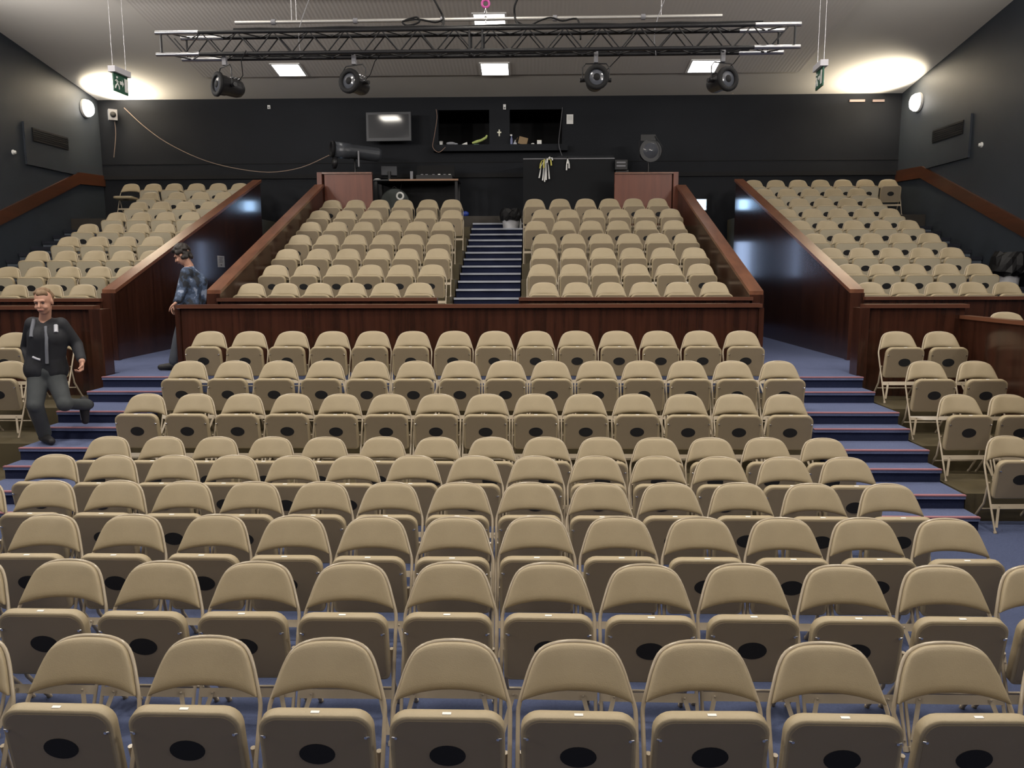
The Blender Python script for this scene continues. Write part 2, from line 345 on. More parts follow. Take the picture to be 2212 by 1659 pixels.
def chair_meshes():
    d = {}
    m = MB(); half = OUT+[(.225, .35), (.225, .15), (.225, .012)]
    pts = [fr(-s, z) for s, z in reversed(half)]+[fr(s, z) for s, z in half[1:]]
    m.tube(pts, .0088, 8)
    for s in (-1, 1): m.tube([fr(s*.225, .02), fr(s*.225, 0)], .0135, 8)
    d['frame'] = m
    m = MB()    # flat bars between the legs, with riveted straps
    def bar(z0, z1, d0, mb): mb.prism([fr(-.222, z0, d0), fr(.222, z0, d0), fr(.222, z1, d0), fr(-.222, z1, d0)], N*.004)
    bar(.19, .228, .004, m); d['crossbar'] = m
    for k, s in (('brace_a', -1), ('brace_b', 1)):
        m = MB(); a, b = fr(s*.165, .212, .009), fr(s*.215, .045, .009); w = Vector((.011, 0, 0))
        m.prism([a-w, a+w, b+w, b-w], N*.004); m.ball(fr(s*.165, .209, .014), .006, 6); d[k] = m
    for k, s in (('leg_a', -1), ('leg_b', 1)):
        m = MB(); m.tube([fr(s*.208, .40, -.004), Vector((s*.205, .06, .2)), Vector((s*.203, .215, 0.0))], .0105, 8); m.tube([Vector((s*.203, .205, .016)), Vector((s*.203, .215, 0))], .013, 8); d[k] = m
    m = MB(); m.tube([Vector((-.2, .12, .13)), Vector((.2, .12, .13))], .008, 6); d['stretcher'] = m
    # padded back with arched lower edge
    ins = .003
    side = [(.2155-ins, .569), (.2105-ins, .588), (.2045-ins, .607), (.196-ins, .632), (.187-ins, .659), (.177-ins, .684), (.1665-ins, .706), (.154-ins, .725), (.14-ins, .738)]
    top = [(1, .738), (.87, .7485), (.72, .757), (.5, .7640), (.25, .7672), (0, .768)]
    def lerp(tab, q):
        for (a, va), (b2, vb) in zip(tab, tab[1:]):
            if min(a, b2)-1e-9 <= q <= max(a, b2)+1e-9: return va+(vb-va)*((q-a)/(b2-a))
    def pt(sx, t):
        k = t*(len(side)-1); i0 = min(int(k), len(side)-2); f = k-i0
        w = side[i0][0]+(side[i0+1][0]-side[i0][0])*f; zs = side[i0][1]+(side[i0+1][1]-side[i0][1])*f
        zb = .569+.036*(1-abs(sx)**2.2); zt = lerp(top, abs(sx))
        z = zs+(1-t)*(zb-.569)+t*(zt-.738)
        return w*sx, z
    m = MB(); nx, nz = 16, 10
    gs = [math.sin(PI/2*(2*i/nx-1)) for i in range(nx+1)]; gt = [.5+.5*math.sin(PI/2*(2*j/nz-1)) for j in range(nz+1)]
    def layer(fn): return [fr(*pt(x, t), fn(x, t)) for t in gt for x in gs]
    cur = lambda x: .022*x*x
    front = layer(lambda x, t: cur(x)+.004+.017*((1-abs(x)**6)*(1-abs(2*t-1)**6))**.5); back = layer(lambda x, t: cur(x)-.012)
    k = nx+1; q = [(j*k+i, j*k+i+1, (j+1)*k+i+1, (j+1)*k+i) for j in range(nz) for i in range(nx)]; o2 = len(front)
    rim = list(range(0, k))+[j*k+nx for j in range(1, nz+1)]+[nz*k+i for i in range(nx-1, -1, -1)]+[j*k for j in range(nz-1, 0, -1)]
    m.add(front+back, q+[tuple(o2+i for i in f[::-1]) for f in q]+[(a, b2, b2+o2, a+o2) for a, b2 in zip(rim, rim[1:]+rim[:1])], True)
    d['backrest'] = m
    return d
SEATW = Vector((0, -math.cos(math.radians(80)), math.sin(math.radians(80)))); SEATM = Vector((0, -math.sin(math.radians(80)), -math.cos(math.radians(80))))
SB0 = fr(0, .268, .006)
def seat_meshes(w, mrm, base):
    """w: direction from hinge to front edge; mrm: underside normal"""
    d = {}
    L, hw = .348, .21
    def outline(ins):
        o = []; hx, a, b = hw-ins, ins, L-ins
        for cx, cy, r, a0 in ((hx, a, .03, -90), (hx, b, .068, 0), (-hx, b, .068, 90), (-hx, a, .03, 180)):
            r = max(.004, r-ins*.6); cx2 = cx-r if cx > 0 else cx+r; cy2 = cy+r if cy == a else cy-r
            for k in range(6): an = math.radians(a0+k*18); o.append((cx2+r*math.cos(an), cy2+r*math.sin(an)))
        return o
    P = lambda x, t, e: base+Vector((x, 0, 0))+w*t+mrm*e
    m = MB(); ringfill(m, [[P(x, t, e) for x, t in outline(i)] for i, e in ((.010, .001), (.003, -.001), (0, -.005), (0, -.040), (.004, -.047), (.02, -.053), (.08, -.057))]); d['seat'] = m
    m = MB(); m.prism([P(x, t, .0) for x, t in outline(.017)], mrm*.003); d['seat_pan'] = m
    m = MB(); m.prism([P(.067*math.cos(2*PI*k/24),   .180+.046*math.sin(2*PI*k/24), .0025) for k in range(24)], mrm*.0022); d['vent'] = m
    for k, s in (('bolt_a', -1), ('bolt_b', 1)):
        m = MB(); m.tube([P(s*.186, .262, .002), P(s*.186, .262, .012)], .006, 8); m.tube([P(s*.186, .262, .007), P(s*.2, .264, .007)], .004, 6); d[k] = m
    m = MB(); c = P(0, L+.0005, -.02); m.prism([c+Vector((x, 0, 0))+mrm*y for x, y in ((-.016, -.006), (.016, -.006), (.016, .006), (-.016, .006))], w*.0015); d['tag'] = m
    return d
CM = chair_meshes(); SM = seat_meshes(SEATW, SEATM, SB0)
SD = seat_meshes(Vector((0, -1, .06)).normalized(), Vector((0, -.06, -1)).normalized(), fr(0, .40)+Vector((0, .02, 0)))
M_pan_pale = mat('paler_seat_pan', (.44, .39, .29), .45, noise=(8, .06))  # paler seat pan for the side-block chairs
def proto(detail, seatset, pan=None):
    t = thing('folding_chair', 'x', 'chair')
    CM['frame'].build('frame', M_metal, t); CM['backrest'].build('backrest', M_pad, t)
    CM['crossbar'].build('crossbar', M_metal, t); CM['leg_a'].build('rear_leg', M_metal, t); CM['leg_b'].build('rear_leg', M_metal, t)
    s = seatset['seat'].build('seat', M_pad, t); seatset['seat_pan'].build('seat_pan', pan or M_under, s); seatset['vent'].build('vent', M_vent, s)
    if detail:
        CM['brace_a'].build('brace', M_metal, t); CM['brace_b'].build('brace', M_metal, t); CM['stretcher'].build('stretcher', M_metal, t)
        for k in ('bolt_a', 'bolt_b'): seatset[k].build('hinge_bolt', M_steel, s)
        seatset['tag'].build('number_tag', M_white, s)
    return t
P_full = proto(True, SM); P_lite = proto(False, SM); P_down = proto(False, SD, M_pan_pale); P_side = proto(False, SM, M_pan_pale)
used = set()
def relax(xs, s=.476):
    xs = list(xs)
    for _ in range(60):
        for i in range(len(xs)-1):
            g = xs[i+1]-xs[i]
            if g < s: xs[i] -= (s-g)/2+1e-4; xs[i+1] += (s-g)/2+1e-4
    return xs
def lim(xs, lo=-99, hi=99):          # keep a row clear of the walls at its ends
    xs = relax(xs)
    for _ in range(20): xs = relax([min(max(x, lo), hi) for x in xs])
    return xs
def chair(x, ytop, z, label, group, p, rz=None):
    if p.name in used: o = copy_tree(p)
    else: o = p; used.add(p.name)
    o.location = (x, ytop-.165+R.uniform(-.012, .012), z); o.rotation_euler = (0, 0, R.uniform(-.02, .02) if rz is None else rz)
    o['label'] = label
    if group: o['group'] = group
    return o
ORD = 'first second third fourth fifth sixth seventh eighth ninth tenth eleventh twelfth thirteenth fourteenth fifteenth'.split()
LOWER = [
 ('nearest row', 2.93, 0, [-63, 200, 455, 718, 980, 1243, 1510, 1775, 2040, 2305], 1378),
 ('second-nearest row', 3.75, 0, [-58, 150, 357, 560, 765, 977, 1183, 1393, 1600, 1810, 2025, 2233], 1218),
 ('third-nearest row', 4.5, 0, [-63, 112, 290, 470, 645, 815, 985, 1160, 1333, 1510, 1683, 1860, 2040], 1114),
 ('fourth-nearest row', 5.27, 0, [-38, 110, 258, 405, 552, 700, 847, 995, 1147, 1293, 1442, 1593, 1750, 1915], 1038),
 ('fifth-nearest row', 6.05, 0, [120, 250, 382, 510, 638, 770, 897, 1030, 1160, 1290, 1413, 1538, 1690, 1822], 982),
 ('sixth-nearest row', 6.77, 0, [240, 357, 472, 590, 705, 833, 948, 1065, 1180, 1297, 1410, 1530, 1648, 1776], 938),
 ('seventh-nearest row', 7.63, .25, [320, 425, 530, 635, 737, 843, 947, 1052, 1157, 1262, 1370, 1477, 1585, 1690], 854),
 ('eighth-nearest row', 8.32, .5, [412, 508, 605, 705, 802, 900, 997, 1094, 1190, 1287, 1385, 1483, 1580, 1680], 783),
 ('ninth-nearest row', 9.24, .75, [455, 543, 632, 720, 807, 893, 982, 1070, 1158, 1245, 1332, 1420, 1510, 1600], 718)]
for name, Y, z, us, v in LOWER:
    n = len(us); xs = relax([at(u, v, Y).x for u in us])
    for i, x in enumerate(xs):
        if i == 0: pos = 'at the end nearest the running man'
        elif i == n-1: pos = 'at the end farthest from the running man'
        elif i < n/2: pos = ORD[i]+' from the running man\'s side'
        else: pos = ORD[n-1-i]+' from the empty steps\' side'
        chair(x, Y, z, 'beige folding chair in the %s, %s' % (name, pos), 'chairs of the '+name, P_full)
# pairs of chairs across the aisles
for us, v, Y, z, nm in (([1935, 2027], 718, 9.1, .75, 'top'), ([1997, 2104], 783, 8.3, .5, 'second'), ([2070, 2174], 854, 7.62, .25, 'third'), ([2173], 940, 6.87, 0, 'lowest')):
    for k, x in enumerate(lim([at(u, v, Y).x for u in us], 4.07, 4.74 if len(us) == 2 else 9)):
        chair(x, Y, z, 'beige folding chair across the empty steps, %s row, %s' % (nm, 'next to the steps' if k == 0 else 'away from the steps'), 'chairs across the empty steps', P_full, R.uniform(.0, .05))
for k, x in enumerate(lim([at(u, 676, 9.1).x for u in (2140, 2215)], 5.36)):
    chair(x, 9.1, .97, 'beige chair back showing over the low wooden partition, %s' % ('nearer the aisle' if k == 0 else 'cut by the picture edge'), 'chairs behind the low partition', P_full)
for us, v, Y, z, nm in (([37, 127], 722, 9.1, .75, 'behind'), ([25], 786, 8.3, .5, 'in front')):
    for k, x in enumerate(lim([at(u, v, Y).x for u in us], -9, -5.34)):
        lab = 'beige folding chair partly hidden by the running man\'s %s' % ('body' if k == 0 else 'outstretched arm') if nm == 'behind' else 'beige folding chair with black seat vent, beside the running man\'s thigh'
        chair(x, Y, z, lab, 'chairs by the running man', P_full)
# upper centre block
CL = [[546, 618, 690.4, 763, 834, 907], [598, 665, 735, 802, 870, 937], [623, 690, 753, 817, 880, 946], [650, 708.5, 769, 829, 890.5, 950], [672, 729, 787, 845, 902, 958], [692, 749, 804, 864, 921, 980], [718, 769.5, 821, 872.5, 925.5, 976.6]]
CR = [[1177, 1246, 1318, 1390, 1466, 1543], [1172, 1238.6, 1305, 1371, 1444, 1512], [1177, 1238, 1302, 1366, 1432, 1498], [1177, 1238.6, 1298, 1357, 1419.5, 1478.5], [1158, 1217, 1276, 1334, 1394, 1455], [1173, 1228, 1281, 1336, 1391, 1447], [1155, 1209.5, 1264.6, 1316, 1367.5, 1419.5]]
CV = [611, 572, 538, 507, 479, 454, 432]
UPR = ['lowest row', 'second row up', 'third row up', 'fourth row up', 'fifth row up', 'sixth row up', 'seventh row up', 'eighth row up', 'top row']
for r in range(7):
    Y, z = CB[r]; rn = UPR[r] if r < 6 else 'top row'
    for k, x in enumerate(reversed(lim([at(u, CV[r], Y).x for u in CL[r]], PL1+.32, SX0-.25))):
        chair(x, Y, z, 'beige folding chair, %s, %s from the centre stairs, desk side' % (rn, ORD[k]), 'upper centre chairs, desk side', P_lite)
    for k, x in enumerate(lim([at(u, CV[r], Y).x for u in CR[r]], SX1+.25, PR0-.32)):
        chair(x, Y, z, 'beige folding chair, %s, %s from the centre stairs, black booth side' % (rn, ORD[k]), 'upper centre chairs, booth side', P_lite)
SL = [[-35, 37, 113, 184], [-38, 32, 96, 164, 230.6], [107, 170.5, 234.6, 297, 350], [152, 214.4, 274, 334], [206, 260, 316.7, 373.7, 422], [255, 307, 361, 415], [301.5, 352, 403.5, 456], [327.5, 385, 438, 483.5], [285, 332.5, 378, 426, 472.6, 519]]
SR = [[1869, 1924, 2000.6, 2076, 2151], [1824, 1882, 1950.6, 2021, 2091], [1782, 1827.6, 1894, 1959, 2039], [1741, 1796.7, 1857.6, 1920, 1982], [1717, 1768, 1826, 1884, 1941], [1686.5, 1734.7, 1792.6, 1846.4, 1901], [1651, 1698, 1749, 1804, 1860.7], [1639.5, 1684, 1733.5, 1785.5, 1836], [1609, 1649, 1702.7, 1750.5, 1798, 1846.4, 1903]]
SVL = [615, 576, 540, 512, 485, 459, 437, 414, 396]; SVR = [609, 568, 534.5, 504, 476, 453, 428, 408, 388]
for r in range(9):
    Y, z = SB[r]
    row = list(reversed(lim([at(u, SVL[r], Y).x for u in SL[r]], -9.6 if r == 8 else -8.06, PL0-.37)))
    for k, x in enumerate(row):
        down = r == 8 and k == len(row)-1
        lab = 'beige folding chair with its seat folded down, end of the top row, steps side' if down else 'beige folding chair, side block above the running man, %s, %s from the parapet' % (UPR[r], ORD[k])
        chair(x, Y, z, lab, 'chairs of the side block above the running man', P_down if down else P_side)
    for k, x in enumerate(lim([at(u, SVR[r], Y).x for u in SR[r]], PR1+.37, 8 if r == 8 else 6.81)):
        end = r == 8 and k == 6
        lab = 'beige folding chair with visible black vent, standing apart at the end of the top row' if end else 'beige folding chair, side block by the big-bagged bin, %s, %s from the parapet' % (UPR[r], ORD[k])
        chair(x, Y, z, lab, 'chairs of the side block by the big-bagged bin', P_lite if end else P_side, -.12 if end else None)

# ------------------------------------------------------------------ lamps of the hall
def ceiling_light(u, v, label, dx=0):
    lo, hi = 12.0, 18.0
    for _ in range(40):
        mid = (lo+hi)/2
        if at(u, v, mid).z < ceil_z(mid)-.036: lo = mid
        else: hi = mid
    p = at(u, v, lo); t = thing('ceiling_light', label, 'light', p, 0, 'square ceiling panel lights'); t.rotation_euler = (math.atan(-.166), 0, 0)
    f = MB(); a, c = .31, .275
    for x0, x1, y0, y1 in ((-a, a, -a, -c), (-a, a, c, a), (-a, -c, -c, c), (c, a, -c, c)): f.box(x0, x1, y0, y1, -.012, .03)
    f.build('frame', M_white, t); MB().box(-c, c, -c, c, -.01, .03).build('diffuser', M_lamp, t)
ceiling_light(624, 151, 'glowing square ceiling light above the long followspot side, behind the truss')
ceiling_light(1069, 149, 'glowing square ceiling light just under the middle of the truss')
ceiling_light(1520, 143, 'glowing square ceiling light nearest the rightmost hanging stage lamp')
ceiling_light(1058, 46, 'glowing square ceiling light seen above the truss, below the pink hook')
def wall_lamp(u, v, x, s, label):
    Y = 17.3
    for _ in range(6): Y *= (x-s*.0)/at(u, v, Y).x
    p = at(u, v, Y); p.x = x
    t = thing('wall_light', label, 'light', p)
    mx = Matrix.Rotation(s*PI/2, 4, 'Y')
    MB().lathe([(.2, 0), (.2, .04), (.18, .05)], 20, mx).build('backplate', M_white, t)
    MB().lathe([(.18, .05), (.18, .09), (.15, .14), (.09, .17), (1e-4, .18)], 20, mx).build('glass_bowl', M_bulk, t)
    l = bpy.data.lights.new('uplight', 'SPOT'); l.energy = 650; l.color = (1, .88, .68); l.spot_size = math.radians(130); l.spot_blend = .9; l.shadow_soft_size = .06
    o = bpy.data.objects.new('uplight', l); C.objects.link(o); o.parent = t; o.location = (s*.42, -.1, -.05); o.rotation_euler = (PI-.1, s*.45, 0)
wall_lamp(183, 234, XL, 1, 'glowing round wall light on the wall above the running man\'s side')
wall_lamp(1985, 221, XR, -1, 'glowing round wall light on the wall above the big-bagged bin')
# lit wall sign; second sign and lit doors added unseen for the bluish reflections
def lit_sign(x, z, label):
    t = thing('lit_wall_sign', label, 'sign', (x, YB, z))
    MB().box(-.13, .13, -.06, 0, -.13, .13).build('case', M_white, t); MB().box(-.11, .11, -.066, -.06, -.11, .11).build('lit_face', M_blue, t)
lit_sign(3.87, 3.74, 'bluish lit sign on the back wall over the empty passage')
lit_sign(-5.1, 3.76, 'added bluish lit sign, unseen behind the parapet beside the standing person')
def added_lit_door(n, x, y, rz):
    b = MB(); b.box(-.45, .45, -.05, 0, 1.0, 3.05); o = struct(n, b, mat('door_paint', (.06, .06, .07), .5)); o.location = (x, y, 0); o.rotation_euler = (0, 0, rz)
    MB().box(-.16, .16, -.056, -.05, 2.1, 2.9).build('glow_pane', mat('added_glow_pane', (.6, .75, 1), .3, emit=(.5, .66, 1), estr=3), o)
added_lit_door('added_door_1', 3.85, YB, 0); added_lit_door('added_door_2', PR0+.06, 16.9, PI/2); added_lit_door('added_door_3', PL1-.06, 17.1, -PI/2)  # unseen doors, added as glowing sources for the passage reflections

# ------------------------------------------------------------------ truss, pipe and stage lamps
def cable(name, label, pts, r, m, cat='cable', group=None, sub=4):
    P = [Vector(p) for p in pts]; out = []
    for i in range(len(P)-1):
        p0, p1, p2, p3 = P[max(i-1, 0)], P[i], P[i+1], P[min(i+2, len(P)-1)]
        for k in range(sub):
            t = k/sub; out.append(.5*((2*p1)+(p2-p0)*t+(2*p0-5*p1+4*p2-p3)*t*t+(3*p1-p0-3*p2+p3)*t*t*t))
    out.append(P[-1]); o = MB().tube(out, r, 6).build(name, m); return tag(o, label, cat, group)
ta, tb = at(337, 71, 10.45), at(1729, 52, 10.3)
td = (tb-ta).normalized(); tl = (tb-ta).length; th_ = .265
t = thing('lighting_truss', 'long metal box truss hung across the hall under the ceiling', 'truss', ta)
tm = Matrix((( *td, 0),)).transposed() if False else None
ax = td; ay = Vector((0, 0, 1)).cross(ax).normalized(); az = ax.cross(ay)
def tp(x, y, z): return ax*x+ay*y+az*z
M_chord = mat('shaded_truss_chord', (.014, .014, .016), .4, 0, spec=.3)  # truss aluminium, near black: its unlit silhouette is put into the colour
for y, z in ((0, 0), (.25, 0), (0, -th_), (.25, -th_)):
    x0 = .0 if y == 0 else .22
    MB().tube([tp(x0, y, z), tp(tl-x0*.6, y, z)], .024, 10).build('chord', M_chord, t)
    for xe, sg in ((x0, 1), (tl-x0*.6, -1)): MB().tube([tp(xe-.01*sg, y, z), tp(xe+.55*sg, y, z)], .0265, 10).build('bright_chord_end', M_alu, t)
nb = 17
for y0, z0, y1, z1 in ((0, 0, 0, -th_), (.25, 0, .25, -th_), (0, 0, .25, 0), (0, -th_, .25, -th_)):
    m = MB()
    for i in range(nb):
        a, b_ = .12+(tl-.24)*i/nb, .12+(tl-.24)*(i+1)/nb; c = (a+b_)/2
        pts = [tp(a, y0, z0), tp(c, y1, z1), tp(b_, y0, z0)]
        m.tube(pts[:2], .0085, 6).tube(pts[1:], .0085, 6)
    m.build('lacing', M_chord, t)
for x in (.06, tl*.495, tl*.515, tl-.06):
    for y in (0, .25): MB().tube([tp(x+(.22 if y and x < 1 else 0)-(.13 if y and x > 5 else 0), y, 0), tp(x+(.22 if y and x < 1 else 0)-(.13 if y and x > 5 else 0), y, -th_)], .014, 8).build('upright', M_chord, t)
tag(MB().tube([ta+tp(1.0+k*.35, .02+.01*math.sin(k), .034+.006*math.sin(k*2.1)) for k in range(20)], .018, 6).build('cable_bundle', M_black), 'black cable bundle taped along the top front bar of the truss', 'cable')
tag(MB().tube([ta+tp(.9+k*.35, .25+.01*math.sin(k), -th_+.034+.006*math.sin(k*1.7)) for k in range(20)], .016, 6).build('cable_bundle', M_black), 'black cable bundle along the lower back bar of the truss', 'cable')
# pipe behind
pa, pb = at(508, 49, 11.9), at(1560, 34, 11.9); pd = pb-pa
t = thing('lighting_pipe', 'pale horizontal scaffold pipe hanging just above the truss', 'pipe', pa)
MB().tube([(0, 0, 0), pd], .026, 10).build('tube', mat('galvanised', (.5, .49, .47), .45, .7), t)
for q in (.08, .25, .43, .66, .84): MB().tube([pd*q-pd.normalized()*.03, pd*q+pd.normalized()*.03], .04, 10).build('clamp', M_grey, t)
for u in (630, 1428, 640): 
    q = (at(u, 40, 11.9).x-pa.x)/pd.x; MB().tube([pd*q, pd*q+Vector((0, 0, ceil_z(11.9)-pa.z-pd.z*q+.02))], .007, 6).build('hanger_rod', M_alu, t)
# stage lamps
def stage_lamp(u, v, yaw, pitch, label, big=1.0, side=0):
    Y = 10.52; p = at(u, v, Y); ztop = ta.z+(tb.z-ta.z)*((p.x-ta.x)/(tb.x-ta.x))-th_-.02
    t = thing('stage_lamp', label, 'stage light', p, 0, 'stage lamps hanging from the truss'); hz = ztop-p.z
    MB().box(-.025, .025, -.03, .03, hz-.1, hz+.05).build('clamp', M_grey, t)
    q = Euler((0, 0, yaw)).to_matrix().to_4x4()
    m = MB(); w = .17
    m.tube([q @ Vector(v_) for v_ in ((-w, 0, 0), (-w, 0, hz-.16), (-w+.04, 0, hz-.11), (w-.04, 0, hz-.11), (w, 0, hz-.16), (w, 0, 0))], .008, 6); m.build('yoke', M_blkmetal, t)
    mx = Euler((PI/2+pitch, 0, yaw), 'XYZ').to_matrix().to_4x4()     # lamp axis +z points to -y
    b = MB(); b.lathe([(1e-4, -.24), (.06, -.235), (.1, -.2), (.115, -.15), (.115, 0), (.125, .01), (.13, .1), (.14, .105)], 20, mx); body = b.build('lamp_body', M_blkmetal, t)
    b = MB(); b.lathe([(.14, .1), (.155, .1), (.155, .13), (.10, .135), (.1, .11)], 20, mx, cap=False); b.build('front_ring', M_black, t)
    b = MB(); b.lathe([(.1, .112), (.07, .124), (1e-4, .13)], 20, mx); b.build('lens', mat('lens_glass', (.07, .075, .09), .15, coat=.5), body); b = MB(); b.lathe([(.045, .1265), (.04, .133), (1e-4, .135)], 16, mx); b.build('lens_centre', M_black, body)
    for s_ in (-1, 1): MB().tube([mx @ Vector((s_*.115, 0, -.03)), mx @ Vector((s_*.2, 0, -.03))], [.022, .028], 8).build('tilt_knob', M_blkmetal, t)
    for k in range(3): b = MB(); b.box(-.05, .05, .112, .128, -.19+k*.05, -.165+k*.05, mx); b.build('cooling_fin', M_alu if side else M_blkmetal, body)
    pts = [Vector((.02, .1, -.0)), Vector((.12, .18, hz*.4)), Vector((.25, .1, hz*.8)), Vector((.35, .12, hz+.04))]
    cb = MB().tube([q @ p_ for p_ in pts], .006, 6); cb.build('power_lead', M_black, t)
stage_lamp(488, 186, -.75, -.06, 'black stage lamp turned sideways, nearest the bare left truss end')
stage_lamp(766, 180, -.4, -.05, 'black stage lamp with round lens, hanging above the wall television', side=1)
stage_lamp(1287, 172, .02, -.04, 'black stage lamp facing straight ahead, above the black booth')
stage_lamp(1560, 175, .42, -.03, 'black stage lamp hanging right beside a ceiling light')
# cables looped over the truss and the hoist chain with pink hook
cable('cable', 'black cable hanging from above onto the truss, desk side', [at(930, -15, 11.2), at(948, 18, 11.2), at(958, 40, 11.2), at(955, 62, 10.7)], .016, M_black)
cable('cable', 'coiled dark cable loop lying over the pale pipe', [at(875, 44, 11.3), at(900, 37, 11.3), at(905, 48, 11.3), at(880, 55, 11.3), at(870, 46, 11.3), at(905, 42, 11.3), at(940, 48, 11.3), at(958, 42, 11.3)], .013, M_black)
cable('cable', 'black cable hanging from above beside the pink hook', [at(1125, -15, 11.2), at(1112, 12, 11.2), at(1113, 40, 11.2), at(1122, 58, 10.7)], .016, M_black)
cable('cable', 'dark cable draped in waves along the pale pipe beyond the pink hook', [at(1113, 45, 11.3), at(1140, 56, 11.3), at(1165, 45, 11.3), at(1190, 38, 11.3), at(1215, 45, 11.3), at(1245, 40, 11.3), at(1252, 60, 11.0), at(1254, 85, 10.6)], .012, M_black)
for n_, u in (('desk side of the', 657), ('booth side of the', 1425)): cable('safety_wire', 'thin wire holding the truss, %s hall' % n_, [at(u-8, 120, 10.5), at(u-10, 60, 10.6), at(u+18, -20, 10.9)], .005, M_grey)
hp = at(1049, 8, 10.6); t = thing('hoist_hook', 'pink hoist hook on a short chain over the truss centre', 'hook', hp)
MB().tube([Vector((.045*math.sin(a/16*2*PI), 0, .045*math.cos(a/16*2*PI))) for a in range(16)], .016, 8, closed=True).build('hook', mat('pink_enamel', (.55, .08, .33), .4), t)
MB().tube([(0, 0, .045), (0, 0, .3)], .02, 8).build('shank', MATS['pink_enamel'], t)
for k in range(5): MB().tube([Vector((.014*math.cos(a/10*2*PI), 0, .024*math.sin(a/10*2*PI))) if k % 2 else Vector((0, .014*math.cos(a/10*2*PI), .024*math.sin(a/10*2*PI))) for a in range(10)], .006, 6, closed=True).build('chain_link', M_steel, t).location = (0, 0, -.065-.036*k)
# exit signs on long wires
def exit_sign(u, v, rz, label, arrow):
    p = at(u, v, 10.0); t = thing('exit_sign', label, 'exit sign', p, rz)
    MB().box(-.17, .17, -.045, .045, .1, .17).build('lamp_housing', mat('grey_white_plastic', (.5, .49, .53), .4), t)
    pl = MB().box(-.15, .15, -.008, .008, -.12, .1).build('sign_plate', M_green, t)
    for s_ in (-1, 1):
        y = -.011*s_; m = MB()
        f = lambda x, z: Vector((x*s_, y, z))
        m.prism([f(a, b_) for a, b_ in ((.07, -.09), (.13, -.09), (.13, .07), (.07, .07))], (0, -.002*s_, 0)); m.build('door_pictogram', M_white, pl)
        m = MB()
        m.tube([f(-.10, .01), f(-.08, -.02), f(-.115, -.05), f(-.13, -.085)], .009, 6).tube([f(-.08, -.02), f(-.05, -.05), f(-.05, -.085)], .009, 6).tube([f(-.125, .005), f(-.095, .02), f(-.06, .0)], .007, 6).ball(f(-.085, .05), .014, 6); m.build('figure_pictogram', M_white, pl)
        m = MB(); m.prism([f(a, b_) for a, b_ in ((-.03, -.02), (.02, -.02), (.02, -.045), (.055, -.0), (.02, .045), (.02, .02), (-.03, .02))], (0, -.002*s_, 0)); m.build('arrow_pictogram', M_white, pl)
    for s_ in (-1, 1): MB().tube([(s_*.14, 0, .17), (s_*.14, 0, ceil_z(10)-p.z)], .0032, 6).build('hanging_wire', M_alu, t)
exit_sign(260, 180, 1.5, 'green exit sign on two wires before the bright ceiling patch, running man side', 1)
exit_sign(1771, 168, -1.65, 'green exit sign on two wires seen nearly edge-on, far from the running man', -1)

# ------------------------------------------------------------------ back wall and control area
tvp = at(843, 256, 18.25); tvn = ((V_cam := Vector((0, 0, CAMZ)))-tvp).normalized()+(Vector((-5.2, 10.8, ceil_z(10.8)-.08))-tvp).normalized(); tvn.normalize()
p = at(840, 274, 18.28); t = thing('television', 'flat television hung on the black back wall', 'television', p); t.rotation_euler = (math.asin(-tvn.z), 0, math.atan2(tvn.x, -tvn.y))
hw, hh = (at(889, 274, 18.35).x-at(792, 274, 18.35).x)/2, (at(840, 243, 18.35).z-at(840, 305, 18.35).z)/2
MB().box(-hw, hw, -.03, .05, -hh, hh).build('case', mat('dark_grey_plastic', (.045, .048, .055), .45), t)
MB().box(-hw+.05, hw-.05, -.034, -.03, -hh+.07, hh-.05).build('screen', M_screen, t)
MB().box(-.12, .12, .05, .325, -.1, .1).build('wall_mount', M_blkmetal, t)
# long followspot on its stand
p = at(765, 328, 17.3); t = thing('followspot', 'long black followspot on a stand over the wooden screen', 'followspot', p)
fx = Euler((PI/2-.06, 0, -1.12), 'XYZ').to_matrix().to_4x4()
MB().lathe([(1e-4, .39), (.13, .39), (.165, .46), (.165, .1), (.15, .08), (.15, -.5), (.12, -.58), (1e-4, -.6)], 20, fx).build('body', mat('followspot_grey', (.05, .055, .065), .35), t)
MB().lathe([(.1, .395), (.05, .41), (1e-4, .415)], 16, fx).build('lens', MATS['lens_glass'], t)
MB().lathe([(.165, .44), (.175, .44), (.175, .5), (.14, .5), (.13, .44)], 20, fx, cap=False).build('front_ring', M_black, t)
MB().lathe([(.1, .38), (.13, .4), (.13, .46), (1e-4, .48)], 16, Matrix.Translation((0, 0, -.27)) @ fx).build('colour_magazine', M_blkmetal, t)
for s_ in (-1, 1):
    a = fx @ Vector((s_*.18, 0, -.05)); MB().tube([a, a+Vector((0, 0, -.32))], .02, 8).build('yoke_arm', M_grey if s_ > 0 else M_blkmetal, t)
MB().tube([fx @ Vector((-.18, 0, -.05))+Vector((0, 0, -.32)), fx @ Vector((.18, 0, -.05))+Vector((0, 0, -.32))], .02, 8).build('yoke_bar', M_blkmetal, t)
zf = 3.16-p.z
MB().tube([(0, .05, -.3), (0, .05, zf+.02)], .03, 10).build('stand_pole', M_blkmetal, t)
for k in range(3): MB().tube([(0, .05, zf+.35), (.3*math.cos(k*2.1+.4), .05+.2*math.sin(k*2.1+.4), zf+.015)], .015, 8).build('leg', M_blkmetal, t)
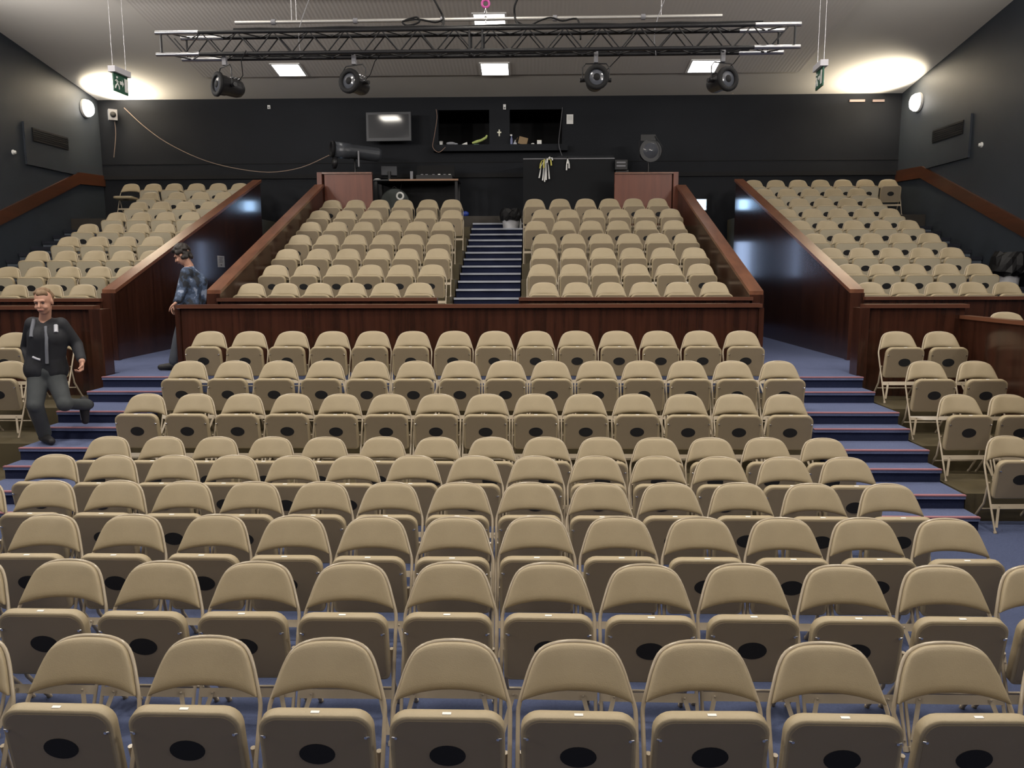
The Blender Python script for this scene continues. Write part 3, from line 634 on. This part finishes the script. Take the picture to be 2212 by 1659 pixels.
# second spotlight facing the stage
p = at(1402, 327, 17.6); t = thing('spotlight', 'round black spotlight on a pole behind the wooden screen', 'spotlight', p)
fx = Euler((PI/2, .0, .15), 'XYZ').to_matrix().to_4x4()
MB().lathe([(1e-4, -.3), (.12, -.28), (.2, -.1), (.23, .1), (.24, .12)], 20, fx).build('body', M_blkmetal, t)
MB().lathe([(.22, .08), (.15, .13), (1e-4, .15)], 18, fx).build('lens', MATS['lens_glass'], t)
for a, b_ in (((-.22, -.13, -.2), (-.24, -.2, .2)), ((.22, -.13, -.22), (.26, -.2, .06)), ((.26, -.2, .06), (.1, -.16, .3))): MB().tube([a, b_], .008, 6).build('flap_edge', M_blkmetal, t)
MB().box(-.2, .12, -.13, -.1, .2, .33).build('barn_door', M_blkmetal, t); MB().tube([(0, .05, -.22), (0, .05, 3.43-p.z)], .025, 8).build('pole', M_blkmetal, t); MB().lathe([(.22, 0), (.22, .02), (.03, .04)], 16, Matrix.Translation((0, .05, 3.43-p.z))).build('foot_plate', M_blkmetal, t)
p = at(1340, 357, 17.4); t = thing('amplifier', 'small dark amplifier with pale front strips beside the black booth', 'amplifier', (p.x, 17.4, p.z-.1))
MB().box(-.12, .14, -.1, .25, 0, .2).build('case', M_blkmetal, t)
for k in range(2): MB().box(-.09, .1, -.105, -.1, .06+k*.07, .09+k*.07).build('front_strip', M_grey, t)
t = thing('shelf_stand', 'dark stand carrying the small amplifier behind the screen', 'stand', (p.x, 17.5, 3.43)); MB().box(-.1, .18, -.1, .2, 0, p.z-.1-3.43).build('cabinet', M_blkmetal, t)
# desk
x0, x1 = at(806, 390, 17.55).x, at(990, 390, 17.55).x; zt = at(900, 387, 17.55).z
t = thing('desk', 'black control desk with a worn wooden front edge', 'desk', ((x0+x1)/2, 17.55, 3.43)); w = (x1-x0)/2; h = zt-3.43
MB().box(-w, w, .0, .7, h-.03, h).build('desk_top', M_blkmetal, t); MB().box(-w+.35, w, -.012, 0, h-.035, h+.002).build('front_edge', mat('worn_edge', (.3, .17, .1), .5), t)
for x in (-w+.02, w-.08):
    for y in (.04, .6): MB().box(x, x+.06, y, y+.06, 0, h-.03).build('leg', M_blkmetal, t)
MB().box(-w+.06, w-.06, .62, .64, .05, h-.03).build('back_board', M_black, t)
def rest(name, label, cat, u, mk, Y=17.8, z=None):
    t = thing(name, label, cat, (at(u, 385, Y).x, Y, zt if z is None else z)); mk(t); return t
def mk_mon(t):
    MB().box(-.17, .17, -.02, .06, .12, .33, Euler((-.3, 0, .2)).to_matrix().to_4x4()).build('monitor_case', mat('old_monitor', (.05, .052, .06), .5), t); MB().tube([(0, 0, 0), (0, .02, .2)], .035, 8).build('stem', M_blkmetal, t); MB().box(-.12, .12, -.09, .09, 0, .02).build('foot', M_blkmetal, t)
rest('computer_monitor', 'small dark monitor tilted back on the control desk', 'monitor', 841, mk_mon)
def mk_mix(t):
    mx = Euler((.45, 0, 0)).to_matrix().to_4x4(); MB().box(-.4, .4, 0, .4, 0, .12).build('console', M_blkmetal, t); MB().box(-.42, .42, .3, .34, .1, .36).build('raised_lid', M_black, t)
    for k, x in enumerate((-.3, -.2, -.05, .08, .2, .31)): MB().box(x, x+.05, .02+.02*(k % 3), .08+.02*(k % 3), .12, .14).build('fader_block', M_white if k in (3, 5) else M_grey, t)
rest('mixing_console', 'black mixing console with open lid on the control desk', 'mixing console', 938, mk_mix)
rest('desk_lamp_stalk', 'thin dark upright device between monitor and mixing console', 'device', 889, lambda t: (MB().box(-.03, .03, 0, .05, 0, .2).build('column', M_grey, t), MB().box(-.05, .05, -.02, .07, 0, .02).build('foot', M_blkmetal, t)))
rest('crumpled_paper', 'crumpled white paper on the desk end by the wooden screen', 'paper', 815, lambda t: MB().ball((0, 0, .025), .05, 6, (1.6, .8, .5)).build('sheet', M_white, t))
p = at(865, 424, 17.5); tag(MB().tube([Vector((.07*math.cos(k/20*2*PI), 0, .07*math.sin(k/20*2*PI))) for k in range(20)], .022, 8, closed=True).build('tape_roll', M_white), 'white ring of tape hanging under the control desk', 'tape roll').location = (p.x, 17.45, p.z)
o = bpy.data.objects['tape_roll']; hk = MB().tube([(0, .0, .07), (0, .06, .14), (0, .3, zt-p.z-.035)], .006, 6).build('hook', M_blkmetal, o)
p = at(852, 432, 17.75); t = thing('round_case', 'round dark case standing under the control desk', 'case', (p.x, 17.85, 3.43)); MB().lathe([(.3, -.05), (.32, -.04), (.32, .04), (.3, .05)], 24, Matrix.Translation((0, 0, .32)) @ Matrix.Rotation(PI/2, 4, 'X')).build('shell', mat('grey_green_case', (.055, .065, .062), .5), t); MB().tube([(-.05, -.06, .64), (0, -.06, .68), (.05, -.06, .64)], .012, 6).build('handle', M_blkmetal, t)
# booth
x0, x1 = at(1130, 380, 17.45).x, at(1327, 380, 17.45).x; zb = at(1200, 344, 17.45).z
t = thing('control_booth', 'tall black wooden booth at the top of the centre stairs', 'booth', ((x0+x1)/2, 17.45, 3.43)); w = (x1-x0)/2; h = zb-3.43
MB().box(-w, w, 0, .06, 0, h).build('front_panel', M_black if False else mat('booth_black', (.009, .01, .012), .6, spec=.15), t)
for s_ in (-1, 1): MB().box(*sorted((s_*w, s_*(w-.05))), .06, 1.1, 0, h).build('side_panel', MATS['booth_black'], t)
MB().box(-w, w, -.01, .08, h, h+.02).build('top_edge', M_grey, t)
MB().prism([(-.35, .1, h+.02), (w, .1, h+.02), (w, .35, h+.1), (-.2, .35, h+.1)], (0, .01, .02)).build('raised_lid', mat('booth_lid', (.03, .033, .038), .5), t)
def hang(name, label, cat, u, v, bits):
    p = at(u, v, 17.42); t = thing(name, label, cat, (p.x, 17.42, zb+.02))
    MB().tube([(0, .1, .01), (0, .0, .02), (0, -.02, 0), (0, -.02, -.1)], .012, 6).build('hook', M_blkmetal, t)
    for k, (x, z, l, m) in enumerate(bits): MB().tube([(x*.3, -.02, -.04), (x*.8, -.04, z*.5), (x, -.035, z), (x*1.1, -.035, z-l)], [.006, .006, .016, .018], 6).build('cable_end', m, t)
M_yel = mat('yellow_plastic', (.55, .5, .1), .5)
hang('hanging_cables', 'bundle of hanging leads with yellow and white plugs on the booth front', 'cables', 1180, 350, [(-.12, -.12, .1, M_yel), (-.05, -.05, .16, M_yel), (.02, -.02, .08, M_white), (.1, -.06, .1, M_yel), (.07, .02, .03, M_white), (-.14, -.36, .06, M_white), (-.07, -.4, .07, M_white), (0, -.34, .12, M_white), (.06, -.36, .08, M_white), (-.03, -.42, .08, M_white), (.12, .0, .05, M_white), (.03, -.2, .07, M_blkmetal)])
hang('hanging_keys', 'small bunch of whitish tags hanging alone on the booth front', 'tags', 1226, 355, [(0, -.04, .08, M_white), (-.02, -.16, .1, M_white), (.03, -.14, .08, M_white)])
# clutter on the sill of the control windows
sz = wz0-.02
def sill(name, label, cat, u, mk, Y=YB-.11): t = thing(name, label, cat, (at(u, 311, Y).x, Y, sz)); mk(t); return t
sill('paper_cup', 'white cup at the desk end of the control window sill', 'cup', 953, lambda t: MB().lathe([(.035, 0), (.045, .09), (.047, .09)], 12).build('cup', M_white, t))
sill('plastic_bag', 'crumpled grey plastic bag on the sill beside the white cup', 'bag', 974, lambda t: (MB().ball((0, 0, .04), .07, 7, (1.6, .9, .55)).build('bag', mat('grey_film', (.3, .31, .34), .4), t), MB().ball((.1, .0, .03), .04, 6, (1.6, .9, .6)).build('bag_corner', MATS['grey_film'], t)))
sill('paper_towel', 'white crumpled tissue in the first control window', 'tissue', 1004, lambda t: MB().prism([(-.1, 0, .0), (.06, 0, 0), (.05, 0, .07), (-.03, 0, .04)], (0, .05, .01)).build('tissue', M_white, t))
tag(MB().tube([at(1020, 309, 18.5), at(1030, 306, 18.5), at(1040, 303, 18.55), at(1050, 297, 18.6), at(1052, 292, 18.6)], [.02, .035, .03, .03, .02], 8).build('ribbon', mat('lime_cloth', (.42, .5, .16), .7)), 'yellow-green ribbon lying up the first control window corner', 'ribbon')
sill('marker_pen', 'slim pale green pen lying on the control window sill', 'pen', 1029, lambda t: MB().tube([(-.06, 0, .012), (.06, 0, .012)], .011, 8).build('barrel', mat('pale_green', (.3, .5, .36), .5), t))
sill('cardboard_box', 'open brown cardboard box in the second control window', 'box', 1128, lambda t: (MB().box(-.1, .1, -.08, .1, .0, .16, Matrix.Rotation(.25, 4, 'Y')).build('carton', mat('cardboard', (.25, .17, .09), .8), t), MB().prism([(-.1, -.09, .15), (-.16, -.09, .05), (-.16, .09, .05), (-.1, .09, .15)], (.006, 0, .003)).build('flap', MATS['cardboard'], t)))
sill('spray_bottle', 'small bluish bottle beside the cardboard box', 'bottle', 1105, lambda t: (MB().lathe([(.03, 0), (.03, .12), (.012, .17), (.012, .2)], 12).build('bottle', mat('bluish_plastic', (.16, .18, .32), .4), t), MB().box(-.03, .015, -.012, .012, .2, .23).build('nozzle', M_white, t)))
sill('paper_cone', 'pale folded card between bottle and cardboard box', 'card', 1112, lambda t: MB().prism([(-.04, 0, 0), (.05, 0, 0), (.01, 0, .11)], (0, .04, 0)).build('card', mat('pale_card', (.45, .46, .5), .7), t), YB-.17)
sill('white_cartons', 'small white carton on the sill of the second control window', 'carton', 1165, lambda t: (MB().box(-.05, .05, -.03, .05, 0, .09).build('carton', M_white, t), MB().box(-.05, .05, -.03, .05, .09, .1).build('lid', mat('cream', (.6, .55, .4), .6), t)))
sill('white_scrap', 'tiny white scrap beside the small white carton', 'scrap', 1151, lambda t: MB().ball((0, 0, .02), .03, 6, (1.3, .8, .7)).build('scrap', M_white, t))
# small fittings
def plate(name, label, cat, u, v, w, h, m=M_white, Y=YB, d=.03):
    p = at(u, v, Y); t = thing(name, label, cat, p); MB().box(-w/2, w/2, -d, 0, -h/2, h/2).build('cover', m, t); return t
t = plate('wall_box', 'white rounded wall box beside the second control window', 'wall box', 1231, 258, .15, .21); MB().box(-.05, .05, -.034, -.03, -.02, .07).build('button', mat('off_white', (.62, .62, .6), .5), t)
t = plate('sensor', 'small white sensor high above the gap between the control windows', 'sensor', 1090, 232, .06, .11, d=.06); MB().ball((0, -.06, -.02), .02, 8).build('sensor_lens', M_grey, t)
t = plate('detector', 'tiny white detector high on the back wall, towards the running man side', 'detector', 582, 232, .06, .08, d=.05); MB().ball((0, -.05, -.01), .02, 8).build('sensor_lens', M_grey, t)
p = at(1078.5, 287, YB); tag(MB().prism([(x, 0, z) for x, z in ((-.014, -.075), (.014, -.075), (.014, -.005), (.045, -.005), (.045, .025), (.014, .025), (.014, .07), (-.014, .07), (-.014, .025), (-.045, .025), (-.045, -.005), (-.014, -.005))], (0, -.006, 0)).build('cross_mark', mat('cream_tape', (.75, .74, .6), .6)), 'cream cross of tape between the two control windows', 'mark').location = (p.x, YB-.001, p.z)
for u, l in ((1851, 'longer'), (1897, 'shorter')): plate('wall_strip', '%s pale strip high on the back wall near the bright ceiling patch' % l, 'strip', u, 218, .34 if l == 'longer' else .26, .05, mat('pale_pink_strip', (.4, .3, .27), .6))
cable('cable', 'thin brown cable looping down beside the first control window', [at(942, 236, 18.55), at(944, 255, 18.55), at(938, 295, 18.5), at(935, 318, 18.33), at(948, 329, 18.3), at(962, 318, 18.3)], .008, mat('brown_cable', (.25, .16, .12), .5))
cable('cable', 'thin dark cable falling from the second control window to the booth', [at(1215, 232, 18.58), at(1211, 270, 18.55), at(1207, 310, 18.34), at(1214, 336, 18.33)], .01, mat('grey_cable', (.1, .1, .11), .5))
cable('cable', 'pale cable sagging from the wall corner to the followspot', [at(268, 233, 18.5), at(310, 272, 18.4), at(360, 308, 18.3), at(430, 342, 18.1), at(500, 362, 17.9), at(580, 372, 17.7), at(650, 362, 17.5), at(712, 335, 17.25)], .009, mat('pale_cable', (.28, .2, .15), .5))
p = at(243, 249, 18.45); t = thing('corner_speaker', 'small dark loudspeaker in the wall corner where the pale cable starts', 'speaker', p, .6)
MB().box(-.09, .09, -.1, .08, -.12, .12).build('cabinet', M_grey, t); MB().lathe([(.06, 0), (.065, .012), (1e-4, .006)], 14, Matrix.Translation((0, -.1, 0)) @ Matrix.Rotation(PI/2, 4, 'X')).build('cone', M_black, t); MB().box(-.02, .02, .08, .2, -.02, .02).build('bracket', M_blkmetal, t)
cable('cable', 'pale lead hanging down from the small corner loudspeaker', [at(247, 258, 18.5), at(250, 290, 18.5), at(246, 340, 18.5)], .008, MATS['pale_cable'])
# ventilation panels on both side walls
def vent(x, ua, ub, va, vb, ga, gb, s, label):
    def yy(u):
        Y = 15.
        for _ in range(8): Y *= x/at(u, 300, Y).x
        return Y
    y0, y1 = sorted((yy(ua), yy(ub))); zc = 2.2
    zm = at(ua, va, yy(ua)).z; zl = at(ua, vb, yy(ua)).z
    t = thing('ventilation_panel', label, 'vent', (x, (y0+y1)/2, (zm+zl)/2)); hy, hz = (y1-y0)/2, (zm-zl)/2
    a, b_ = sorted((0, s*.04)); MB().box(a, b_, -hy, hy, -hz, hz).build('board', M_wallside, t)
    a, b_ = sorted((s*.04, s*.055)); g = MB().box(a, b_, -hy*.72, hy*.72, hz*.18, hz*.82).build('grille', M_black, t)
    for k in range(6): MB().box(*sorted((s*.055, s*.062)), -hy*.72, hy*.72, hz*(.22+k*.1), hz*(.25+k*.1)).build('louvre', M_blkmetal, g)
vent(XL, 50, 155, 262, 355, 0, 0, 1, 'painted ventilation panel with black grille on the wall, running man side')
vent(XR, 2098, 2008, 245, 340, 0, 0, -1, 'painted ventilation panel with black grille on the wall near the big-bagged bin')
for u, v, x, s_, l in ((28, 329, XL, 1, 'tiny white knob on the side wall before the ventilation panel, running man side'), (2121, 313, XR, -1, 'tiny white knob on the side wall before the ventilation panel, big-bagged bin side')):
    Y = 14.
    for _ in range(8): Y *= x/at(u, v, Y).x
    p = at(u, v, Y); t = thing('wall_knob', l, 'sensor', (x, Y, p.z)); mx = Matrix.Rotation(s_*PI/2, 4, 'Y')  # small white round knob on the side wall
    MB().lathe([(.05, 0), (.05, .015), (.03, .02)], 12, mx).build('base', M_white, t); MB().lathe([(.03, .02), (.035, .05), (1e-4, .06)], 12, mx).build('cap', M_white, t)
# notice on the passage wall
Y = 12.
for _ in range(8): Y *= (PL0+.06)/at(477.5, 565, Y).x
p = at(477.5, 565, Y); t = thing('notice', 'white printed notice on the passage wall beside the standing person', 'notice', (PL0+.06, Y, p.z))
o = MB().box(0, .004, -.16, .16, -.105, .105).build('sheet', mat('paper', (.62, .62, .64), .7), t)
for k in range(5): MB().box(.004, .0045, -.1+.02*(k % 2), .1-.02*(k % 3), .07-.022*k, .08-.022*k).build('text_line', M_grey, o)
MB().box(.004, .0045, -.03, .03, -.08, -.05).build('text_block', M_grey, o)

# ------------------------------------------------------------------ bins
def bin_(label, loc, r, h, bag=1):
    t = thing('waste_bin', label, 'bin', loc)
    MB().lathe([(r*.85, 0), (r, h), (r+.012, h), (r+.012, h+.02), (r-.01, h+.02)], 20).build('bucket', mat('white_bucket', (.6, .6, .62), .45), t)
    m = MB(); n = 22; rings = []
    for rr, z in ((r+.014, h-.13), (r+.035, h-.05), (r+.03, h+.03), (r+.02, h+.09), (r-.01, h+.12), (r-.05, h+.05), (.02, h-.02)):
        rr = rr*(1+.3*(bag-1)*(z > h-.1)); z = h+(z-h)*bag if z > h else z
        rings.append([Vector((rr*math.cos(2*PI*k/n)*(1+R.uniform(-.08, .08)), rr*math.sin(2*PI*k/n)*(1+R.uniform(-.08, .08)), z+R.uniform(-.025, .025))) for k in range(n)])
    vs = [v for g in rings for v in g]; m.add(vs, [(i*n+j, i*n+(j+1) % n, (i+1)*n+(j+1) % n, (i+1)*n+j) for i in range(len(rings)-1) for j in range(n)], False)
    m.build('bin_liner', mat('black_plastic_film', (.008, .008, .009), .4, spec=.25), t)
bin_('white waste bin with a black liner at the top of the centre stairs', (at(1103, 480, 17.05).x, 17.06, 1.1335+.1335*15), .188, .3)
bin_('white waste bin with a big black liner on the steps by the side wall', (7.98, 13.51, 1.15+.1325*6), .175, .3, 2.3)
t = thing('small_bottle', 'small pale bottle beside the bin on the centre stairs', 'bottle', (at(1126, 470, 17.2).x-.02, 17.14, 1.1335+.1335*15)); MB().lathe([(.03, 0), (.03, .14), (.012, .18), (.012, .21)], 10).build('bottle', mat('pale_plastic', (.5, .5, .5), .3), t); MB().lathe([(.014, .21), (.014, .235), (1e-4, .235)], 10).build('bottle_cap', M_white, t)
tag(MB().ball((0, 0, .06), .08, 8, (1, .7, .75)).build('blue_bag', mat('blue_film', (.02, .05, .3), .4)), 'small blue bag on the platform next to the top chair row', 'bag').location = (at(1005, 460, 17.55).x, 17.6, 3.43)

# ------------------------------------------------------------------ people
M_skin = mat('skin', (.5, .27, .19), .5)
def head(mb, c, f, u, k=1.0):
    """skull, jaw, nose, ears and brow around centre c, looking along f"""
    f = f.normalized(); u = (u-f*u.dot(f)).normalized(); r = f.cross(u)
    P = lambda x, y, z: c+(r*x+f*y+u*z)*k
    q = Matrix((r, f, u)).transposed().to_euler()
    mb.ball(P(0, -.012, .03), .087*k, 14, (.86, 1.06, .98), q); mb.ball(P(0, .022, -.035), .068*k, 14, (.92, .95, 1.12), q)
    mb.ball(P(0, .045, -.088), .03*k, 10, (1.1, .9, .7), q)
    mb.caps([P(0, .085, .012), P(0, .106, -.024)], [.009*k, .014*k], 8)
    for s in (-1, 1): mb.ball(P(s*.076, -.005, -.005), .026*k, 8, (.4, .7, 1.2), q); mb.ball(P(s*.038, .066, -.035), .022*k, 8)
    mb.caps([P(-.04, .078, .028), P(.04, .078, .028)], .011*k, 8); mb.caps([P(-.02, .083, -.058), P(.02, .083, -.058)], .010*k, 8)
    return P, q
def face(P, q, body, k=1.0):
    for s in (-1, 1): MB().ball(P(s*.033, .079, .008), .010*k, 8, (1.3, .7, .8), q).build('eye', mat('eye_dark', (.05, .035, .03), .3), body)
    MB().tube([P(-.022, .0935, -.058), P(0, .0965, -.056), P(.022, .0935, -.058)], .0035*k, 6).build('mouth', mat('lips', (.36, .13, .11), .5), body)
def hand(mb, w, d, n, side, curl=1.2, k=1.0):
    """palm from wrist w along d, palm facing n; five fingers bent by curl"""
    d = d.normalized(); n = (n-d*n.dot(d)).normalized(); x = d.cross(n)*side
    for j in range(4): mb.caps([w, w+d*.045*k+x*(j-1.5)*.012*k, w+d*.088*k+x*(j-1.5)*.021*k], [.02*k, .0165*k, .0115*k], 8)
    for j, L in enumerate((.068, .078, .072, .056)):
        p = w+d*.088*k+x*(j-1.5)*.021*k; a = 0; pts = [p]
        for seg, sh in ((.45, .45), (.32, .4), (.23, .35)):
            a += curl*sh; pts.append(pts[-1]+(d*math.cos(a)+n*math.sin(a))*L*seg*k)
        mb.caps(pts, [.0105*k, .0095*k, .0085*k, .0075*k], 8)
    p = w+d*.03*k-x*.025*k; mb.caps([p, p+(d*.6-x*.6+n*.3)*.035*k, p+(d*.9-x*.45+n*.75)*.06*k], [.014*k, .0115*k, .009*k], 8)
def V3(*a): return Vector(a)

# the running man
L = lambda u, v, Y: at(u, v, Y-.13)
foot = L(100, 962, 7.8); base = V3(foot.x, 7.7, .5)
man = thing('person', 'fair-haired person in black zip jacket and grey trousers running down the carpeted steps', 'person', base)
O = -base
hd = L(94, 652, 7.78)+O; neck = L(97, 690, 7.86)+O; shl = L(71, 700, 7.85)+O; shr = L(131, 701, 7.88)+O
chest = (shl+shr)/2+V3(0, .0, -.1); waist = L(100, 770, 7.88)+O; hl = L(84, 806, 7.86)+O; hr_ = L(117, 806, 7.9)+O
ell = L(58, 750, 7.97)+O; wrl = L(66, 788, 7.8)+O
elr = L(166, 745, 7.98)+O; wrr = L(177, 780, 7.78)+O
knl = L(76, 876, 7.7)+O; anl = L(97, 946, 7.86)+O; knr = L(140, 872, 7.75)+O; anr = L(192, 874, 8.1)+O
b = MB(); P, q = head(b, hd, V3(.12, -1, -.22), V3(.0, -.2, 1), 1.04)
b.caps([hd+V3(0, .03, -.05), neck, chest], [.052, .056, .09]); b.caps([chest, waist, (hl+hr_)/2], [.115, .11, .115])
b.caps([shl, ell, wrl], [.055, .042, .03]); b.caps([shr, elr, wrr], [.055, .042, .03]); b.caps([shl, chest, shr], [.05, .085, .05])
b.caps([hl, knl, anl], [.085, .06, .042]); b.caps([hr_, knr, anr], [.085, .06, .042])
hand(b, wrr, V3(.02, -.25, -1), V3(-.6, -.7, 0), 1, 2.0); hand(b, wrl, V3(.35, -.4, -1), V3(.8, .3, 0), -1, 1.9)
body = fuse(b.build('body', M_skin, man), .0065, 3); face(P, q, body, 1.04)
j = MB()
for a, r in (([shl, ell, wrl+(ell-wrl)*.12], [.074, .06, .046]), ([shr, elr, wrr+(elr-wrr)*.12], [.074, .06, .046]), ([shl, chest+V3(0, .02, .06), shr], [.072, .1, .072]), ([neck+V3(0, .035, -.05), chest+V3(-.05, 0, -.03), waist+V3(-.05, 0, 0), hl+V3(.0, 0, .04)], [.06, .142, .132, .138]), ([neck+V3(0, .035, -.05), chest+V3(.05, 0, -.03), waist+V3(.05, 0, 0), hr_+V3(0, 0, .04)], [.06, .142, .132, .138]), ([neck+V3(-.05, .03, -.02), neck+V3(0, .06, .0), neck+V3(.05, .03, -.02)], .035)): j.caps(a, r, 14)
jk = fuse(j.build('jacket', mat('black_jacket', (.012, .013, .018), .75, noise=(9, .5)), man), .012, 5)
def onfront(u, v, Y): return L(u, v, Y)+O
def surf(o, u, v):          # point of a garment seen there
    d = rt*((u-CX)/F) - up*((v-CY)/F) + fw; org = V3(0, 0, CAMZ)-o.parent.location if o.parent else V3(0, 0, CAMZ)
    ok, p, n_, i_ = o.ray_cast(org, d); return (p+n_*.004) if ok else None
def band(o, pts, r, name, m):
    ps = [p for p in (surf(o, *x) for x in pts) if p]
    if len(ps) > 1: MB().tube(ps, r, 6).build(name, m, o)
M_jgrey = mat('grey_jersey', (.16, .17, .2), .7); M_jwhite = mat('white_print', (.55, .56, .62), .6)
band(jk, [(99, 706), (101, 730), (101, 755), (102, 785)], .016, 'zip', M_jgrey)
band(jk, [(74, 690), (70, 710), (68, 728)], .02, 'chest_stripe', M_jgrey); band(jk, [(122, 686), (121, 702), (121, 718)], .02, 'chest_print', M_jwhite)
band(jk, [(71, 771), (80, 775), (88, 777)], .012, 'pocket_trim', M_jwhite); band(jk, [(170, 728), (178, 738), (185, 742)], .012, 'sleeve_print', M_jwhite)
band(jk, [(80, 672), (86, 680), (93, 688)], .014, 'hood_lining', M_jwhite)
tr = MB(); tr.caps([(hl+hr_)/2+V3(-.04, 0, .03), hl, knl, anl+V3(0, 0, .05)], [.125, .105, .078, .066], 14).caps([(hl+hr_)/2+V3(.04, 0, .03), hr_, knr, anr+(knr-anr)*.1], [.125, .105, .078, .062], 14)
fuse(tr.build('trousers', mat('grey_trousers', (.05, .056, .06), .8, noise=(6, .3)), man), .012, 5)
M_shoe = mat('dark_shoe', (.014, .013, .014), .6)
def shoe(par, ank, toe, upv, nm='shoe'):
    d = toe.normalized(); m = MB(); m.caps([ank+d*-.05-upv*.045, ank+d*.06-upv*.05, ank+d*.17-upv*.058], [.045, .048, .037], 12).caps([ank, ank+d*-.02-upv*.04], [.05, .045], 12)
    o = fuse(m.build(nm, M_shoe, par), .01, 3); s_ = MB(); s_.caps([ank+d*-.05-upv*.082, ank+d*.06-upv*.084, ank+d*.15-upv*.088], [.016, .018, .014], 8).build('sole', mat('pale_sole', (.4, .4, .42), .7), o)
shoe(man, V3(anl.x, anl.y, .10), V3(.75, -.6, -.0), V3(0, 0, 1)); shoe(man, anr, V3(.0, .1, -1), V3(.75, .5, 0))
h = MB(); u_ = P(0, 0, 1)-P(0, 0, 0)
for k in range(90):
    an, el = R.uniform(0, 2*PI), R.uniform(-.25, 1); x, y, z = math.cos(an)*math.cos(el*PI/2), math.sin(an)*math.cos(el*PI/2), math.sin(el*PI/2)
    if y > .25 and z < .55: continue
    if y > 0 and z < .3: continue
    h.ball(P(x*.068, y*.082-.014, z*.078+.034), R.uniform(.018, .028), 8)
fuse(h.build('hair', mat('fair_hair', (.2, .125, .07), .7, noise=(60, .3)), man), .007, 1)

# the person at the partition
base = V3(at(400, 800, 9.9).x, 9.92, 1.0); O = -base; L = lambda u, v, Y: at(u, v, Y)
wom = thing('person', 'dark curly-haired person in blue camouflage jacket looking down, hand on the long partition', 'person', base)
hd = L(394, 552, 9.9)+O; neck = L(408, 574, 9.93)+O; sf = L(404, 590, 9.78)+O; sb = L(412, 588, 10.06)+O
chest = L(412, 606, 9.92)+O; waist = L(412, 645, 9.93)+O; hf = L(408, 672, 9.83)+O; hb = L(410, 672, 10.0)+O
ef = L(392, 630, 9.72)+O; wf = L(384, 651, 9.62)+O; eb = L(396, 632, 10.08)+O; wb = L(380, 655, 10.04)+O
kf = L(388, 735, 9.78)+O; af = V3(L(378, 790, 9.75).x, 9.75, 1.1)+O; kb = L(402, 735, 10.0)+O; ab = V3(kb.x-O.x+.12, 10.05, 1.1)+O
b = MB(); P, q = head(b, hd, V3(-1, -.1, -.55), V3(-.45, 0, 1), 1.0)
b.caps([hd+V3(.03, 0, -.04), neck, chest], [.052, .056, .1]); b.caps([chest, waist, (hf+hb)/2], [.125, .115, .13])
b.caps([sf, ef, wf], [.05, .04, .029]); b.caps([sb, eb, wb], [.05, .04, .029]); b.caps([sf, chest, sb], [.055, .1, .055])
b.caps([hf, kf, af], [.085, .06, .042]); b.caps([hb, kb, ab], [.085, .06, .042])
hand(b, wf, V3(-.75, -.25, -.6), V3(0, 0, -1), 1, .6); hand(b, wb, V3(-.5, -.2, -1), V3(.6, 0, 0), -1, 1.0)
body = fuse(b.build('body', M_skin, wom), .0065, 3); face(P, q, body)
def camo():
    m = bpy.data.materials.new('blue_camouflage'); m.use_nodes = True; nt = m.node_tree; bs = nt.nodes['Principled BSDF']; bs.inputs['Roughness'].default_value = .7
    tc = nt.nodes.new('ShaderNodeTexCoord'); n1 = nt.nodes.new('ShaderNodeTexNoise'); n1.inputs['Scale'].default_value = 9; n1.inputs['Detail'].default_value = 2
    nt.links.new(tc.outputs['Object'], n1.inputs[0]); cr = nt.nodes.new('ShaderNodeValToRGB'); cr.color_ramp.interpolation = 'CONSTANT'
    e = cr.color_ramp.elements; e[0].color = (.012, .016, .026, 1); e[1].position = .46; e[1].color = (.03, .05, .095, 1)
    for p_, c_ in ((.55, (.075, .11, .19, 1)), (.63, (.26, .31, .42, 1))): x = e.new(p_); x.color = c_
    nt.links.new(n1.outputs[0], cr.inputs[0]); nt.links.new(cr.outputs[0], bs.inputs['Base Color']); return m
j = MB()
for a, r in (([sf, ef, wf+(ef-wf)*.12], [.08, .064, .05]), ([sb, eb, wb+(eb-wb)*.12], [.08, .064, .05]), ([sf, chest, sb], [.08, .13, .08]), ([neck+V3(.01, 0, -.06), chest+V3(.02, -.05, -.05), waist+V3(0, -.05, 0), hf+V3(0, 0, -.02)], [.075, .145, .15, .145]), ([neck+V3(.01, 0, -.06), chest+V3(.04, .05, -.03), waist+V3(.02, .05, 0), hb+V3(0, 0, -.02)], [.075, .145, .15, .145])): j.caps(a, r, 14)
fuse(j.build('jacket', camo(), wom), .012, 5)
tr = MB(); tr.caps([(hf+hb)/2, hf, kf, af+V3(0, 0, .02)], [.13, .112, .085, .07], 14).caps([(hf+hb)/2, hb, kb, ab+V3(0, 0, .02)], [.13, .112, .085, .07], 14)
fuse(tr.build('trousers', mat('slate_trousers', (.06, .068, .085), .8, noise=(8, .35)), wom), .012, 5)
shoe(wom, V3(af.x, af.y, .1), V3(-1, -.25, 0), V3(0, 0, 1)); shoe(wom, V3(ab.x, ab.y, .1), V3(-1, -.1, 0), V3(0, 0, 1))
h = MB()
for k in range(120):
    an, el = R.uniform(0, 2*PI), R.uniform(-.15, 1); x, y, z = math.cos(an)*math.cos(el*PI/2), math.sin(an)*math.cos(el*PI/2), math.sin(el*PI/2)
    if y > .45 and z < .45: continue
    h.ball(P(x*.085, y*.095-.015, z*.085+.045), R.uniform(.02, .032), 8)
for k in range(24): an = R.uniform(PI*1.05, PI*1.95); h.ball(P(.078*math.cos(an), .085*math.sin(an), R.uniform(-.07, .03)), R.uniform(.02, .03), 8)
fuse(h.build('hair', mat('dark_hair', (.016, .011, .009), .6), wom), .007, 1)
